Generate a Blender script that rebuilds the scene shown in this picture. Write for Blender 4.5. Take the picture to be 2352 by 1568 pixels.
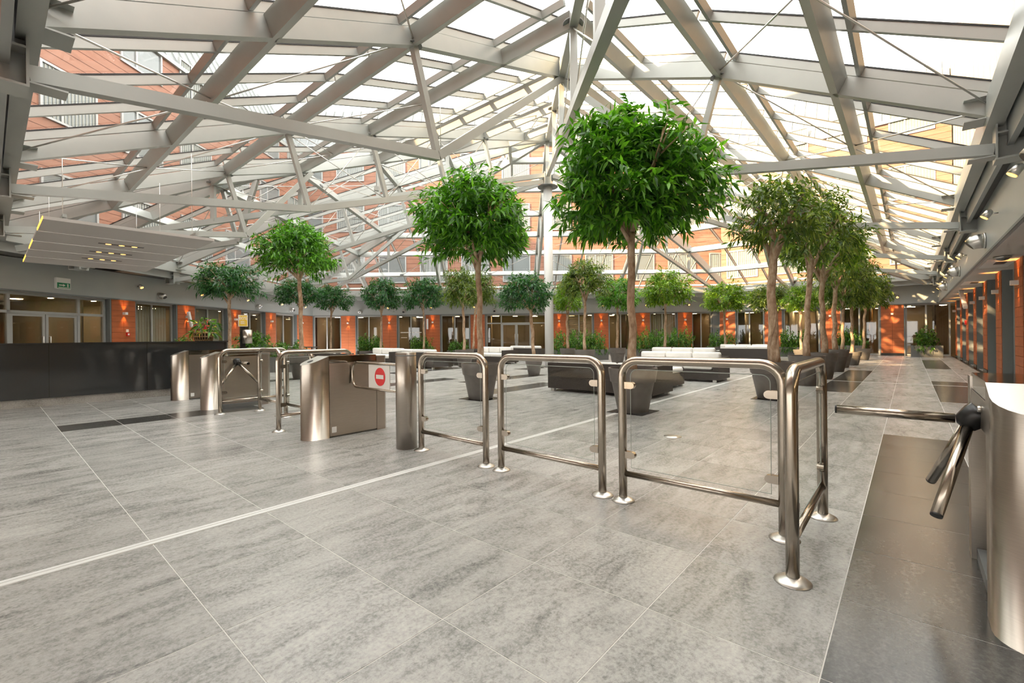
import bpy, math, random
import numpy as np
from mathutils import Vector, Matrix

scene = bpy.context.scene
for o in list(bpy.data.objects):
    bpy.data.objects.remove(o, do_unlink=True)
C = scene.collection
R = random.Random(7)

# ------------------------------------------------------------------ camera
cam_d = bpy.data.cameras.new('camera'); cam = bpy.data.objects.new('camera', cam_d); C.objects.link(cam)
cam_d.sensor_width = 36.0; cam_d.lens = 36.0 * 1049 / 2352; cam_d.shift_y = -11.5 / 2352
cam_d.clip_start = 0.05; cam_d.clip_end = 400
_r = math.atan(0.0104)
cam.matrix_world = Matrix(((math.cos(_r), math.sin(_r), 0, 0), (0, 0, -1, 0), (-math.sin(_r), math.cos(_r), 0, 1.2), (0, 0, 0, 1)))
scene.camera = cam
cy = scene.cycles
cy.max_bounces = 5; cy.diffuse_bounces = 3; cy.glossy_bounces = 2; cy.transmission_bounces = 3; cy.transparent_max_bounces = 12
cy.caustics_reflective = False; cy.caustics_refractive = False; cy.use_adaptive_sampling = True; cy.adaptive_threshold = 0.1; cy.adaptive_min_samples = 16; cy.sample_clamp_indirect = 6.0
# ------------------------------------------------------------------ light
scene.view_settings.view_transform = 'Standard'; scene.view_settings.look = 'None'
scene.view_settings.gamma = 1.0; scene.view_settings.use_curve_mapping = False
scene.view_settings.exposure = 0.56
w = bpy.data.worlds.new('sky'); scene.world = w; w.use_nodes = True
bg = w.node_tree.nodes['Background']; bg.inputs[0].default_value = (1.0, 0.985, 0.955, 1); bg.inputs[1].default_value = 4.2
sd = bpy.data.lights.new('sun', 'SUN'); sd.energy = 14.0; sd.angle = math.radians(0.8); sd.color = (1.0, 0.68, 0.36)
sun = bpy.data.objects.new('sun', sd); C.objects.link(sun)
sun.rotation_euler = Vector((0.85, 0.42, -0.42)).to_track_quat('-Z', 'Y').to_euler()

# ------------------------------------------------------------------ axes: the floor grid lies along U and V
A_U = math.radians(41.03)
U = np.array([math.sin(A_U), math.cos(A_U)]); V = np.array([-U[1], U[0]])
ROT = math.atan2(U[1], U[0])
def xy(u, v): return U * u + V * v
def uvz(u, v, z): p = xy(u, v); return Vector((p[0], p[1], z))

# ------------------------------------------------------------------ materials
MAT = {}
def nodes_of(m): return m.node_tree.nodes, m.node_tree.links
def mat(name, col, rough=0.5, metal=0.0, spec=0.5, emit=None, estr=0.0):
    m = bpy.data.materials.new(name); m.use_nodes = True
    b = m.node_tree.nodes['Principled BSDF']
    b.inputs['Base Color'].default_value = (*col, 1); b.inputs['Roughness'].default_value = rough
    b.inputs['Metallic'].default_value = metal; b.inputs['Specular IOR Level'].default_value = spec
    if emit:
        b.inputs['Emission Color'].default_value = (*emit, 1); b.inputs['Emission Strength'].default_value = estr
    MAT[name] = m; return m
def ramp(n, stops):
    r = n.new('ShaderNodeValToRGB'); e = r.color_ramp.elements
    while len(e) < len(stops): e.new(0.5)
    for i, (p, c) in enumerate(stops): e[i].position = p; e[i].color = (*c, 1)
    return r
def noisy(name, stops, scale, rough=0.5, metal=0.0, spec=0.5, stretch=(1, 1, 1), detail=6, bump=0.0, coord='Object', rotz=0.0, rough_var=0.0):
    m = mat(name, (0.5, 0.5, 0.5), rough, metal, spec); n, l = nodes_of(m); b = n['Principled BSDF']
    if coord == 'World':
        g = n.new('ShaderNodeNewGeometry'); src = g.outputs['Position']
    else:
        g = n.new('ShaderNodeTexCoord'); src = g.outputs[coord]
    mp = n.new('ShaderNodeMapping'); mp.inputs['Scale'].default_value = stretch; mp.inputs['Rotation'].default_value = (0, 0, rotz)
    l.new(src, mp.inputs['Vector'])
    t = n.new('ShaderNodeTexNoise'); t.inputs['Scale'].default_value = scale; t.inputs['Detail'].default_value = detail; t.inputs['Roughness'].default_value = 0.6
    l.new(mp.outputs[0], t.inputs['Vector']); r = ramp(n, stops); l.new(t.outputs['Fac'], r.inputs[0]); l.new(r.outputs[0], b.inputs['Base Color'])
    if bump:
        bp = n.new('ShaderNodeBump'); bp.inputs['Strength'].default_value = bump; bp.inputs['Distance'].default_value = 0.01
        l.new(t.outputs['Fac'], bp.inputs['Height']); l.new(bp.outputs[0], b.inputs['Normal'])
    if rough_var:
        mr = n.new('ShaderNodeMapRange'); mr.inputs[3].default_value = rough - rough_var; mr.inputs[4].default_value = rough + rough_var
        l.new(t.outputs['Fac'], mr.inputs[0]); l.new(mr.outputs[0], b.inputs['Roughness'])
    return m

def stone(name, dark, mid, light, rough, spec, contrast=1.0):
    m = mat(name, mid, rough, 0, spec); n, l = nodes_of(m); b = n['Principled BSDF']
    g = n.new('ShaderNodeNewGeometry'); oi = n.new('ShaderNodeObjectInfo')
    mp = n.new('ShaderNodeMapping'); mp.vector_type = 'TEXTURE'; mp.inputs['Rotation'].default_value = (0, 0, ROT); l.new(g.outputs['Position'], mp.inputs['Vector'])
    off = n.new('ShaderNodeVectorMath'); off.operation = 'ADD'; l.new(mp.outputs[0], off.inputs[0])
    sc = n.new('ShaderNodeVectorMath'); sc.operation = 'SCALE'; sc.inputs[0].default_value = (7.3, 3.1, 5.7); l.new(oi.outputs['Random'], sc.inputs['Scale']); l.new(sc.outputs[0], off.inputs[1])
    st = n.new('ShaderNodeVectorMath'); st.operation = 'MULTIPLY'; st.inputs[1].default_value = (1.0, 3.2, 1.0); l.new(off.outputs[0], st.inputs[0])
    t1 = n.new('ShaderNodeTexNoise'); t1.inputs['Scale'].default_value = 2.2; t1.inputs['Detail'].default_value = 7; t1.inputs['Roughness'].default_value = 0.65; t1.inputs['Distortion'].default_value = 0.6; l.new(st.outputs[0], t1.inputs['Vector'])
    t2 = n.new('ShaderNodeTexNoise'); t2.inputs['Scale'].default_value = 52; t2.inputs['Detail'].default_value = 5; t2.inputs['Roughness'].default_value = 0.75; l.new(off.outputs[0], t2.inputs['Vector'])
    t3 = n.new('ShaderNodeTexNoise'); t3.inputs['Scale'].default_value = 0.9; t3.inputs['Detail'].default_value = 3; l.new(mp.outputs[0], t3.inputs['Vector'])
    a = n.new('ShaderNodeMath'); a.operation = 'MULTIPLY_ADD'; l.new(t2.outputs['Fac'], a.inputs[0]); a.inputs[1].default_value = 0.80; 
    a2 = n.new('ShaderNodeMath'); a2.operation = 'MULTIPLY_ADD'; l.new(t1.outputs['Fac'], a2.inputs[0]); a2.inputs[1].default_value = 0.75; 
    a3 = n.new('ShaderNodeMath'); a3.operation = 'MULTIPLY'; l.new(t3.outputs['Fac'], a3.inputs[0]); a3.inputs[1].default_value = 0.25
    l.new(a3.outputs[0], a2.inputs[2]); l.new(a2.outputs[0], a.inputs[2])
    sc_ = n.new('ShaderNodeMath'); sc_.operation = 'MULTIPLY'; sc_.inputs[1].default_value = 0.55; l.new(a.outputs[0], sc_.inputs[0]); r = ramp(n, [(0.36, dark), (0.50, mid), (0.70, light)]); l.new(sc_.outputs[0], r.inputs[0])
    hs = n.new('ShaderNodeHueSaturation'); mr = n.new('ShaderNodeMapRange'); mr.inputs[3].default_value = 0.9; mr.inputs[4].default_value = 1.1
    l.new(oi.outputs['Random'], mr.inputs[0]); l.new(mr.outputs[0], hs.inputs['Value']); l.new(r.outputs[0], hs.inputs['Color']); l.new(hs.outputs[0], b.inputs['Base Color'])
    bp = n.new('ShaderNodeBump'); bp.inputs['Strength'].default_value = 0.25 * contrast; bp.inputs['Distance'].default_value = 0.004; l.new(a.outputs[0], bp.inputs['Height']); l.new(bp.outputs[0], b.inputs['Normal'])
    return m
stone('floor_stone', (0.12, 0.118, 0.112), (0.345, 0.338, 0.32), (0.53, 0.517, 0.485), 0.27, 0.5)
stone('dark_stone', (0.022, 0.022, 0.021), (0.06, 0.059, 0.055), (0.15, 0.145, 0.135), 0.2, 0.6, 0.25)
stone('plinth_stone', (0.16, 0.15, 0.13), (0.36, 0.34, 0.31), (0.55, 0.53, 0.49), 0.6, 0.4)
mat('grout', (0.60, 0.585, 0.55), 0.8); mat('strip_alu', (0.68, 0.68, 0.66), 0.35, 0.1)
mat('column_white', (0.68, 0.68, 0.66), 0.35)
noisy('steel_paint', [(0.3, (0.39, 0.40, 0.375)), (0.7, (0.44, 0.45, 0.42))], 1.5, 0.36, 0.2, 0.5)
mat('plate_dark', (0.20, 0.205, 0.20), 0.5, 0.3)
mat('seal_black', (0.02, 0.02, 0.02), 0.5)
noisy('brushed', [(0.3, (0.42, 0.375, 0.325)), (0.7, (0.48, 0.43, 0.375))], 5, 0.30, 1.0, 0.5, (2, 2, 90), 3, 0.0, 'Object', 0, 0.03)
noisy('tube_steel', [(0.3, (0.40, 0.35, 0.29)), (0.7, (0.44, 0.385, 0.325))], 12, 0.22, 1.0, 0.5, (1, 1, 1), 3, 0.0, 'Object', 0, 0.015)
mat('cast_steel', (0.62, 0.60, 0.56), 0.34, 1.0); mat('polished', (0.5, 0.47, 0.43), 0.08, 1.0)
mat('alu_frame', (0.36, 0.365, 0.355), 0.45, 0.3)
mat('jamb_grey', (0.17, 0.185, 0.185), 0.5, 0.2)
noisy('fascia_paint', [(0.3, (0.36, 0.375, 0.365)), (0.7, (0.40, 0.415, 0.40))], 0.8, 0.4, 0.1, 0.5)
mat('soffit_white', (0.62, 0.58, 0.53), 0.6)
mat('gutter_dark', (0.12, 0.12, 0.115), 0.6)
noisy('terracotta', [(0.25, (0.33, 0.088, 0.030)), (0.75, (0.42, 0.125, 0.046))], 3, 0.55, 0, 0.35, (1, 1, 6), 5, 0.1, 'World')
mat('terracotta_gap', (0.05, 0.015, 0.008), 0.8)
noisy('facade_brick', [(0.3, (0.27, 0.125, 0.080)), (0.7, (0.33, 0.160, 0.105))], 1.2, 0.6, 0, 0.3, (1, 1, 4), 5, 0, 'World')
mat('facade_seam', (0.10, 0.035, 0.02), 0.8)
mat('facade_metal', (0.34, 0.36, 0.35), 0.4, 0.4); mat('facade_pane', (0.17, 0.19, 0.19), 0.12, 0, 0.6); mat('facade_curtain', (0.30, 0.31, 0.28), 0.8)
mat('facade_cream', (0.40, 0.36, 0.29), 0.6)
mat('slate', (0.20, 0.21, 0.21), 0.7)
mat('curtain', (0.66, 0.66, 0.60), 0.8)
mat('black_plinth', (0.02, 0.019, 0.018), 0.25)
mat('desk_black', (0.032, 0.035, 0.037), 0.07, 0, 0.6)
mat('black_plastic', (0.015, 0.015, 0.015), 0.35)
noisy('pot_grey', [(0.3, (0.13, 0.117, 0.103)), (0.7, (0.165, 0.148, 0.132))], 8, 0.5, 0, 0.4)
mat('planter_grey', (0.13, 0.13, 0.122), 0.55)
mat('soil', (0.05, 0.03, 0.02), 0.9)
noisy('cushion', [(0.3, (0.72, 0.70, 0.66)), (0.7, (0.80, 0.78, 0.74))], 4, 0.85, 0, 0.2)
mat('white_plastic', (0.78, 0.77, 0.74), 0.4)
mat('panel_white', (0.50, 0.47, 0.44), 0.6)
mat('sign_red', (0.72, 0.01, 0.012), 0.4); mat('sign_white', (0.80, 0.76, 0.70), 0.4)
mat('sign_yellow', (0.75, 0.48, 0.03), 0.5); mat('sign_green', (0.02, 0.22, 0.10), 0.4)
mat('lamp_glow', (1, 0.8, 0.5), 0.5, 0, 0.5, (1.0, 0.45, 0.10), 2.2)
mat('room_glow', (1, 0.9, 0.7), 0.5, 0, 0.5, (1.0, 0.76, 0.45), 30.0)
mat('amber_glow', (1, 0.6, 0.1), 0.5, 0, 0.5, (1.0, 0.45, 0.05), 2.0)
noisy('bark', [(0.3, (0.22, 0.13, 0.075)), (0.5, (0.42, 0.29, 0.19)), (0.75, (0.62, 0.50, 0.37))], 14, 0.85, 0, 0.2, (1, 1, 0.45), 7, 0.5)
mat('room_wall', (0.52, 0.43, 0.31), 0.7); mat('room_floor', (0.20, 0.13, 0.07), 0.4); mat('room_ceiling', (0.46, 0.40, 0.32), 0.7)
mat('room_dark', (0.10, 0.085, 0.07), 0.6); mat('room_wood', (0.34, 0.16, 0.05), 0.5)
mat('basket', (0.32, 0.20, 0.10), 0.8)
mat('red_box', (0.55, 0.02, 0.015), 0.4)

def rattan():
    m = mat('rattan', (0.05, 0.043, 0.038), 0.5, 0, 0.4); n, l = nodes_of(m); b = n['Principled BSDF']
    tc = n.new('ShaderNodeTexCoord'); wv = n.new('ShaderNodeTexWave'); wv.wave_type = 'BANDS'; wv.bands_direction = 'Z'; wv.inputs['Scale'].default_value = 22
    w2 = n.new('ShaderNodeTexWave'); w2.bands_direction = 'DIAGONAL'; w2.inputs['Scale'].default_value = 26
    l.new(tc.outputs['Object'], wv.inputs[0]); l.new(tc.outputs['Object'], w2.inputs[0])
    mx = n.new('ShaderNodeMath'); mx.operation = 'MULTIPLY'; l.new(wv.outputs['Fac'], mx.inputs[0]); l.new(w2.outputs['Fac'], mx.inputs[1])
    r = ramp(n, [(0.0, (0.026, 0.021, 0.018)), (0.6, (0.085, 0.070, 0.060))]); l.new(mx.outputs[0], r.inputs[0]); l.new(r.outputs[0], b.inputs['Base Color'])
    bp = n.new('ShaderNodeBump'); bp.inputs['Strength'].default_value = 0.5; bp.inputs['Distance'].default_value = 0.004; l.new(mx.outputs[0], bp.inputs['Height']); l.new(bp.outputs[0], b.inputs['Normal'])
rattan()
def leaf(name, c1, c2, c3):
    m = bpy.data.materials.new(name); m.use_nodes = True; n, l = nodes_of(m); b = n['Principled BSDF']; MAT[name] = m
    g = n.new('ShaderNodeNewGeometry'); r = ramp(n, [(0.0, c1), (0.55, c2), (1.0, c3)]); l.new(g.outputs['Random Per Island'], r.inputs[0]); l.new(r.outputs[0], b.inputs['Base Color'])
    b.inputs['Roughness'].default_value = 0.38; b.inputs['Specular IOR Level'].default_value = 0.45
    tr = n.new('ShaderNodeBsdfTranslucent'); mul = n.new('ShaderNodeMixRGB'); mul.blend_type = 'MULTIPLY'; mul.inputs[0].default_value = 1; mul.inputs[2].default_value = (1.5, 1.7, 0.6, 1)
    l.new(r.outputs[0], mul.inputs[1]); l.new(mul.outputs[0], tr.inputs[0]); mx = n.new('ShaderNodeMixShader'); mx.inputs[0].default_value = 0.35
    l.new(b.outputs[0], mx.inputs[1]); l.new(tr.outputs[0], mx.inputs[2]); l.new(mx.outputs[0], n['Material Output'].inputs[0])
leaf('leaf_green', (0.028, 0.095, 0.010), (0.075, 0.225, 0.018), (0.18, 0.42, 0.04))
leaf('leaf_deep', (0.010, 0.055, 0.018), (0.025, 0.11, 0.032), (0.07, 0.20, 0.05))
leaf('leaf_olive', (0.035, 0.075, 0.012), (0.095, 0.16, 0.025), (0.24, 0.30, 0.06))
leaf('leaf_lime', (0.05, 0.12, 0.008), (0.12, 0.25, 0.015), (0.30, 0.42, 0.04))
leaf('shrub_green', (0.02, 0.07, 0.01), (0.06, 0.17, 0.02), (0.18, 0.34, 0.05))
def glass(name, tint, refl, dirt, rough=0.02):
    m = bpy.data.materials.new(name); m.use_nodes = True; n, l = nodes_of(m); n.remove(n['Principled BSDF']); MAT[name] = m
    t = n.new('ShaderNodeBsdfTransparent'); t.inputs[0].default_value = (*tint, 1)
    g = n.new('ShaderNodeBsdfGlossy'); g.inputs['Roughness'].default_value = rough; g.inputs[0].default_value = (0.95, 0.97, 0.96, 1)
    fr = n.new('ShaderNodeFresnel'); fr.inputs[0].default_value = 1.5
    m0 = n.new('ShaderNodeMath'); m0.operation = 'MULTIPLY'; m0.inputs[1].default_value = refl; l.new(fr.outputs[0], m0.inputs[0])
    ge = n.new('ShaderNodeNewGeometry'); inv = n.new('ShaderNodeMath'); inv.operation = 'SUBTRACT'; inv.inputs[0].default_value = 1.0; l.new(ge.outputs['Backfacing'], inv.inputs[1])
    ml = n.new('ShaderNodeMath'); ml.operation = 'MULTIPLY'; ml.use_clamp = True; l.new(m0.outputs[0], ml.inputs[0]); l.new(inv.outputs[0], ml.inputs[1])
    mx = n.new('ShaderNodeMixShader'); l.new(ml.outputs[0], mx.inputs[0]); l.new(t.outputs[0], mx.inputs[1]); l.new(g.outputs[0], mx.inputs[2]); out = mx
    if dirt:
        tl = n.new('ShaderNodeBsdfTranslucent'); tl.inputs[0].default_value = (0.85, 0.86, 0.85, 1)
        m2 = n.new('ShaderNodeMixShader'); m2.inputs[0].default_value = dirt; l.new(mx.outputs[0], m2.inputs[1]); l.new(tl.outputs[0], m2.inputs[2]); out = m2
    l.new(out.outputs[0], n['Material Output'].inputs[0])
glass('roof_glass', (0.975, 0.985, 0.98), 0.55, 0.0)
glass('clear_glass', (0.98, 0.988, 0.982), 0.22, 0)
glass('window_glass', (0.80, 0.79, 0.75), 1.6, 0)
mat('glass_edge', (0.46, 0.50, 0.46), 0.2, 0, 0.6)

# ------------------------------------------------------------------ mesh helpers
class MB:
    def __init__(s): s.v = []; s.f = []; s.sm = []
    def add(s, vs, fs, smooth=False):
        b = len(s.v); s.v += [tuple(map(float, v)) for v in vs]; s.f += [tuple(i + b for i in f) for f in fs]; s.sm += [smooth] * len(fs); return s
    def box(s, x0, x1, y0, y1, z0, z1):
        return s.add([(x0,y0,z0),(x1,y0,z0),(x1,y1,z0),(x0,y1,z0),(x0,y0,z1),(x1,y0,z1),(x1,y1,z1),(x0,y1,z1)],
                     [(0,3,2,1),(4,5,6,7),(0,1,5,4),(1,2,6,5),(2,3,7,6),(3,0,4,7)])
    def rbox(s, x0, x1, y0, y1, z0, z1, r=0.03, n=3, smooth=True):
        # box with rounded vertical edges and softened top/bottom
        def ring(ins, z):
            pts = []
            rr = max(r - ins * 0.0, 1e-4)
            for cx, cy, a0 in ((x1-r, y1-r, 0), (x0+r, y1-r, 90), (x0+r, y0+r, 180), (x1-r, y0+r, 270)):
                for k in range(n + 1):
                    a = math.radians(a0 + 90 * k / n); pts.append((cx + (rr - ins) * math.cos(a), cy + (rr - ins) * math.sin(a), z))
            return pts
        rings = [ring(r * 0.7, z0), ring(r * 0.2, z0 + r * 0.3), ring(0, z0 + r), ring(0, z1 - r), ring(r * 0.2, z1 - r * 0.3), ring(r * 0.7, z1)]
        m = len(rings[0]); vs = [p for q in rings for p in q]
        fs = [tuple(reversed(range(m))), tuple(range((len(rings)-1)*m, len(rings)*m))]
        for k in range(len(rings) - 1):
            for i in range(m): j = (i + 1) % m; fs.append((k*m+i, k*m+j, (k+1)*m+j, (k+1)*m+i))
        return s.add(vs, fs, smooth)
    def beam(s, p, q, w, h, n=(0, 0, 1), off=0.0):
        p = Vector(p); q = Vector(q); d = (q - p)
        if d.length < 1e-5: return s
        d.normalize(); n = Vector(n); sd = d.cross(n)
        if sd.length < 1e-5: sd = d.cross(Vector((1, 0, 0)))
        sd.normalize(); up = sd.cross(d); up.normalize()
        vs = []
        for b in (p, q):
            for a, c in ((-1, 0), (1, 0), (1, 1), (-1, 1)): vs.append(b + sd * (a * w / 2) + up * (off + c * h))
        return s.add(vs, [(0,1,2,3),(7,6,5,4),(0,4,5,1),(1,5,6,2),(2,6,7,3),(3,7,4,0)])
    def bar(s, p, q, w, n=(0, 0, 1)): return s.beam(p, q, w, w, n, -w / 2)
    def tube(s, pts, r, n=10, closed=False, cap=True):
        pts = [Vector(p) for p in pts]; m = len(pts); rings = []
        rs = r if isinstance(r, (list, tuple)) else [r] * m
        t0 = (pts[1] - pts[0]).normalized(); ref = Vector((0, 0, 1)) if abs(t0.z) < 0.9 else Vector((1, 0, 0)); a = t0.cross(ref).normalized()
        for i in range(m):
            if closed: t = (pts[(i+1) % m] - pts[i-1]).normalized()
            else: t = (pts[min(i+1, m-1)] - pts[max(i-1, 0)]).normalized()
            a = (a - t * a.dot(t)).normalized(); b = t.cross(a)
            rings.append([pts[i] + (a * math.cos(2*math.pi*k/n) + b * math.sin(2*math.pi*k/n)) * rs[i] for k in range(n)])
        vs = [p for q in rings for p in q]; fs = []
        for i in range(m if closed else m - 1):
            j = (i + 1) % m
            for k in range(n): l = (k + 1) % n; fs.append((i*n+k, i*n+l, j*n+l, j*n+k))
        s.add(vs, fs, True)
        if cap and not closed:
            b = len(s.v) - len(vs); s.f += [tuple(b + k for k in reversed(range(n))), tuple(b + (m-1)*n + k for k in range(n))]; s.sm += [False, False]
        return s
    def lathe(s, prof, n=24, c=(0, 0, 0), smooth=True, caps=True, sx=1, sy=1):
        vs = []; m = len(prof)
        for r, z in prof:
            for k in range(n): a = 2*math.pi*k/n; vs.append((c[0] + r*sx*math.cos(a), c[1] + r*sy*math.sin(a), c[2] + z))
        fs = []
        for i in range(m - 1):
            for k in range(n): l = (k+1) % n; fs.append((i*n+k, i*n+l, (i+1)*n+l, (i+1)*n+k))
        s.add(vs, fs, smooth)
        if caps:
            b = len(s.v) - len(vs); s.f += [tuple(b + k for k in reversed(range(n))), tuple(b + (m-1)*n + k for k in range(n))]; s.sm += [False, False]
        return s
    def disc(s, p, axis, r, th, n=16):
        p = Vector(p); ax = Vector(axis).normalized(); return s.tube([p - ax * th / 2, p + ax * th / 2], r, n)
    def prism(s, poly, off):
        m = len(poly); o = Vector(off); vs = [Vector(p) for p in poly] + [Vector(p) + o for p in poly]
        fs = [tuple(reversed(range(m))), tuple(range(m, 2*m))] + [(i, (i+1) % m, m + (i+1) % m, m + i) for i in range(m)]
        return s.add(vs, fs)
    def build(s, name, m, parent=None, loc=None, rotz=None):
        me = bpy.data.meshes.new(name); me.from_pydata(s.v, [], s.f); me.polygons.foreach_set('use_smooth', s.sm)
        if m: me.materials.append(MAT[m])
        me.update(); return link(name, me, parent, loc, rotz)
def link(name, me, parent=None, loc=None, rotz=None):
    o = bpy.data.objects.new(name, me); C.objects.link(o)
    if parent: o.parent = parent
    if loc is not None: o.location = loc
    if rotz is not None: o.rotation_euler = (0, 0, rotz)
    return o
def empty(name, loc=(0, 0, 0), rotz=0.0):
    o = bpy.data.objects.new(name, None); o.empty_display_size = 0.1; C.objects.link(o); o.location = loc; o.rotation_euler = (0, 0, rotz); return o
def tag(o, label, cat=None, group=None, kind=None):
    o['label'] = label
    if cat: o['category'] = cat
    if group: o['group'] = group
    if kind: o['kind'] = kind
    return o
def structure(o, label=None):
    o['kind'] = 'structure'
    if label: o['label'] = label
    return o
def at_uv(name, u, v, z=0.0): p = xy(u, v); return empty(name, (p[0], p[1], z), ROT)
ORD = ['first', 'second', 'third', 'fourth', 'fifth', 'sixth', 'seventh', 'eighth', 'ninth', 'tenth', 'eleventh', 'twelfth']

# ------------------------------------------------------------------ plan of the hall
CORNER = np.array([-12.85, 29.4]); PL = np.array([-14.1, 12.6]); BEND = np.array([13.29, 29.4])
U_FAR = 30.9; V_FASCIA = -1.1; V_PIER = -1.65
Z_F0, Z_F1 = 2.64, 3.58
def project(X, Y, z):
    a = X / Y * 1049; b = (z - 1.2) / Y * 1049; return 1176 + a - b * 0.0104, 772.5 - a * 0.0104 - b

# ------------------------------------------------------------------ floor
T = 0.6325
fl = MB(); fl.prism([(*xy(-6, -3), -0.10), (*xy(32, -3), -0.10), (*xy(32, 26), -0.10), (*xy(-6, 26), -0.10)], (0, 0, 0.0988))
floor = structure(fl.build('floor', 'grout'), 'grey slate tile floor of the atrium')
DARK = [(0.0, 6.85, -0.39, 0.245), (11.4, 18.0, 0.877, 1.51), (20.2, 26.6, -1.02, -0.387), (10.7, 15.2, -1.02, -0.387), (0.62, 3.16, 8.46, 9.1),
        (7.0, 9.5, 6.57, 7.2), (8.2, 11.4, 8.46, 9.1), (8.8, 12.0, 12.9, 13.53), (12.6, 15.8, 10.36, 10.99), (6.3, 8.9, 9.73, 10.36), (4.4, 7.0, 13.5, 14.2), (15.8, 20.2, 5.3, 5.94)]
def in_hall(u, v):
    p = xy(u, v)
    if u > U_FAR + 0.1 or v < -2.3 or p[1] > 29.5 or u < -1.6: return False
    e = (PL - CORNER) / np.linalg.norm(PL - CORNER); d = p - CORNER
    return p[0] > -15.2
tiles = []
for i in range(-3, 50):
    for j in range(-4, 38):
        u0 = i * T; v0 = 0.245 + j * T; uc = u0 + T / 2; vc = v0 + T / 2
        if not in_hall(uc, vc): continue
        dk = any(a - 0.1 < uc < b + 0.1 and c - 0.1 < vc < d + 0.1 for a, b, c, d in DARK)
        p = xy(uc, vc); X, Y = p
        if Y < 0.4: continue
        px, py = project(X, Y, 0)
        if not (-500 < px < 2850) : continue
        tiles.append((Y + abs(px - 1176) * 0.0004 + (3 if py > 1650 else 0), uc, vc, dk))
tiles.sort()
g = 0.0026
tb = MB().box(-T/2+g, T/2-g, -T/2+g, T/2-g, -0.02, 0.0)
tile_me = {}
for k in ('floor_stone', 'dark_stone'):
    me = bpy.data.meshes.new('tile'); me.from_pydata(tb.v, [], tb.f); me.materials.append(MAT[k]); tile_me[k] = me
rest = {'floor_stone': MB(), 'dark_stone': MB()}
for n_, (_, uc, vc, dk) in enumerate(tiles):
    k = 'dark_stone' if dk else 'floor_stone'
    if n_ < 300:
        link('dark_tile' if dk else 'tile', tile_me[k], floor, (*xy(uc, vc), 0), ROT)
    else:
        q = rest[k]; cs = [xy(uc + a, vc + b) for a, b in ((-T/2+g, -T/2+g), (T/2-g, -T/2+g), (T/2-g, T/2-g), (-T/2+g, T/2-g))]
        q.prism([(c[0], c[1], -0.02) for c in cs], (0, 0, 0.02))
for k, q in rest.items():
    o = q.build('far_tiles' if k == 'floor_stone' else 'far_dark_tiles', k, floor); o['kind'] = 'stuff'
ms = MB()
for dv in (-0.022, 0.022): ms.beam(uvz(-1.5, 3.40 + dv, 0.0), uvz(30.0, 3.46 + dv, 0.0), 0.03, 0.004)
ms.beam(uvz(-1.5, 3.40, 0.0), uvz(30.0, 3.46, 0.0), 0.08, 0.002)
ms.build('joint_strip', 'strip_alu', floor)
MB().beam(uvz(14.05, -1.0, 0), uvz(14.05, 3.3, 0), 0.05, 0.003).build('joint_strip', 'strip_alu', floor)
dr = MB().lathe([(0.0, 0.0), (0.10, 0.0), (0.10, 0.003), (0.0, 0.003)], 20, tuple(uvz(5.31, 2.12, 0))); dr.build('floor_drain', 'cast_steel', floor)
# ------------------------------------------------------------------ walls
PW = 0.92
pan = MB().box(-0.2265, 0.2265, 0, 0.022, 0.003, 0.189)
PANEL = bpy.data.meshes.new('terracotta_panel'); PANEL.from_pydata(pan.v, [], pan.f); PANEL.materials.append(MAT['terracotta'])
WIN_N = [0]; DOOR_N = [0]
WALLS = {}
def frame_mesh(b, x0, x1, z0, z1, y0, y1, t, mull=(), trans=()):
    b.box(x0, x0 + t, y0, y1, z0, z1); b.box(x1 - t, x1, y0, y1, z0, z1); b.box(x0 + t, x1 - t, y0, y1, z1 - t, z1); b.box(x0 + t, x1 - t, y0, y1, z0, z0 + t)
    for m in mull: b.box(m - t / 2, m + t / 2, y0 + 0.004, y1 - 0.004, z0 + t, z1 - t)
    for m in trans: b.box(x0 + t, x1 - t, y0 + 0.004, y1 - 0.004, m - t / 2, m + t / 2)
def window(wall, x0, x1, blind=None, label=''):
    WIN_N[0] += 1; n = 'window_%d' % WIN_N[0]
    root = empty(n, WALLS[wall].location, WALLS[wall].rotation_euler[2]); structure(root, label)
    xm = (x0 + x1) / 2 + 0.05; b = MB(); frame_mesh(b, x0, x1, 0.02, 2.63, -0.24, -0.16, 0.07, (xm,)); b.build('frame', 'alu_frame', root)
    for a, c in ((x0 + 0.07, xm - 0.035), (xm + 0.035, x1 - 0.07)):
        MB().box(a, c, -0.206, -0.194, 0.09, 2.56).build('pane', 'window_glass', root)
    if blind:
        q = MB(); x = x0 + 0.12
        if blind == 'vertical':
            while x < x1 - 0.2:
                q.add([(x, -0.34, 0.12), (x + 0.075, -0.37, 0.12), (x + 0.075, -0.37, 2.5), (x, -0.34, 2.5)], [(0, 1, 2, 3)]); x += 0.125
        elif blind == 'horizontal':
            z = 0.6
            while z < 2.5: q.add([(x, -0.33, z), (x1 - 0.12, -0.33, z), (x1 - 0.12, -0.37, z + 0.03), (x, -0.37, z + 0.03)], [(0, 1, 2, 3)]); z += 0.085
        else:
            k = 0; pts = []
            while x < x1 - 0.1: pts.append((x, -0.36 + 0.03 * (-1) ** k)); x += 0.06; k += 1
            for i in range(len(pts) - 1): q.add([(*pts[i], 0.1), (*pts[i+1], 0.1), (*pts[i+1], 2.55), (*pts[i], 2.55)], [(0, 1, 2, 3)], True)
        bl = q.build('blind', 'curtain', root)
    return root
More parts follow.
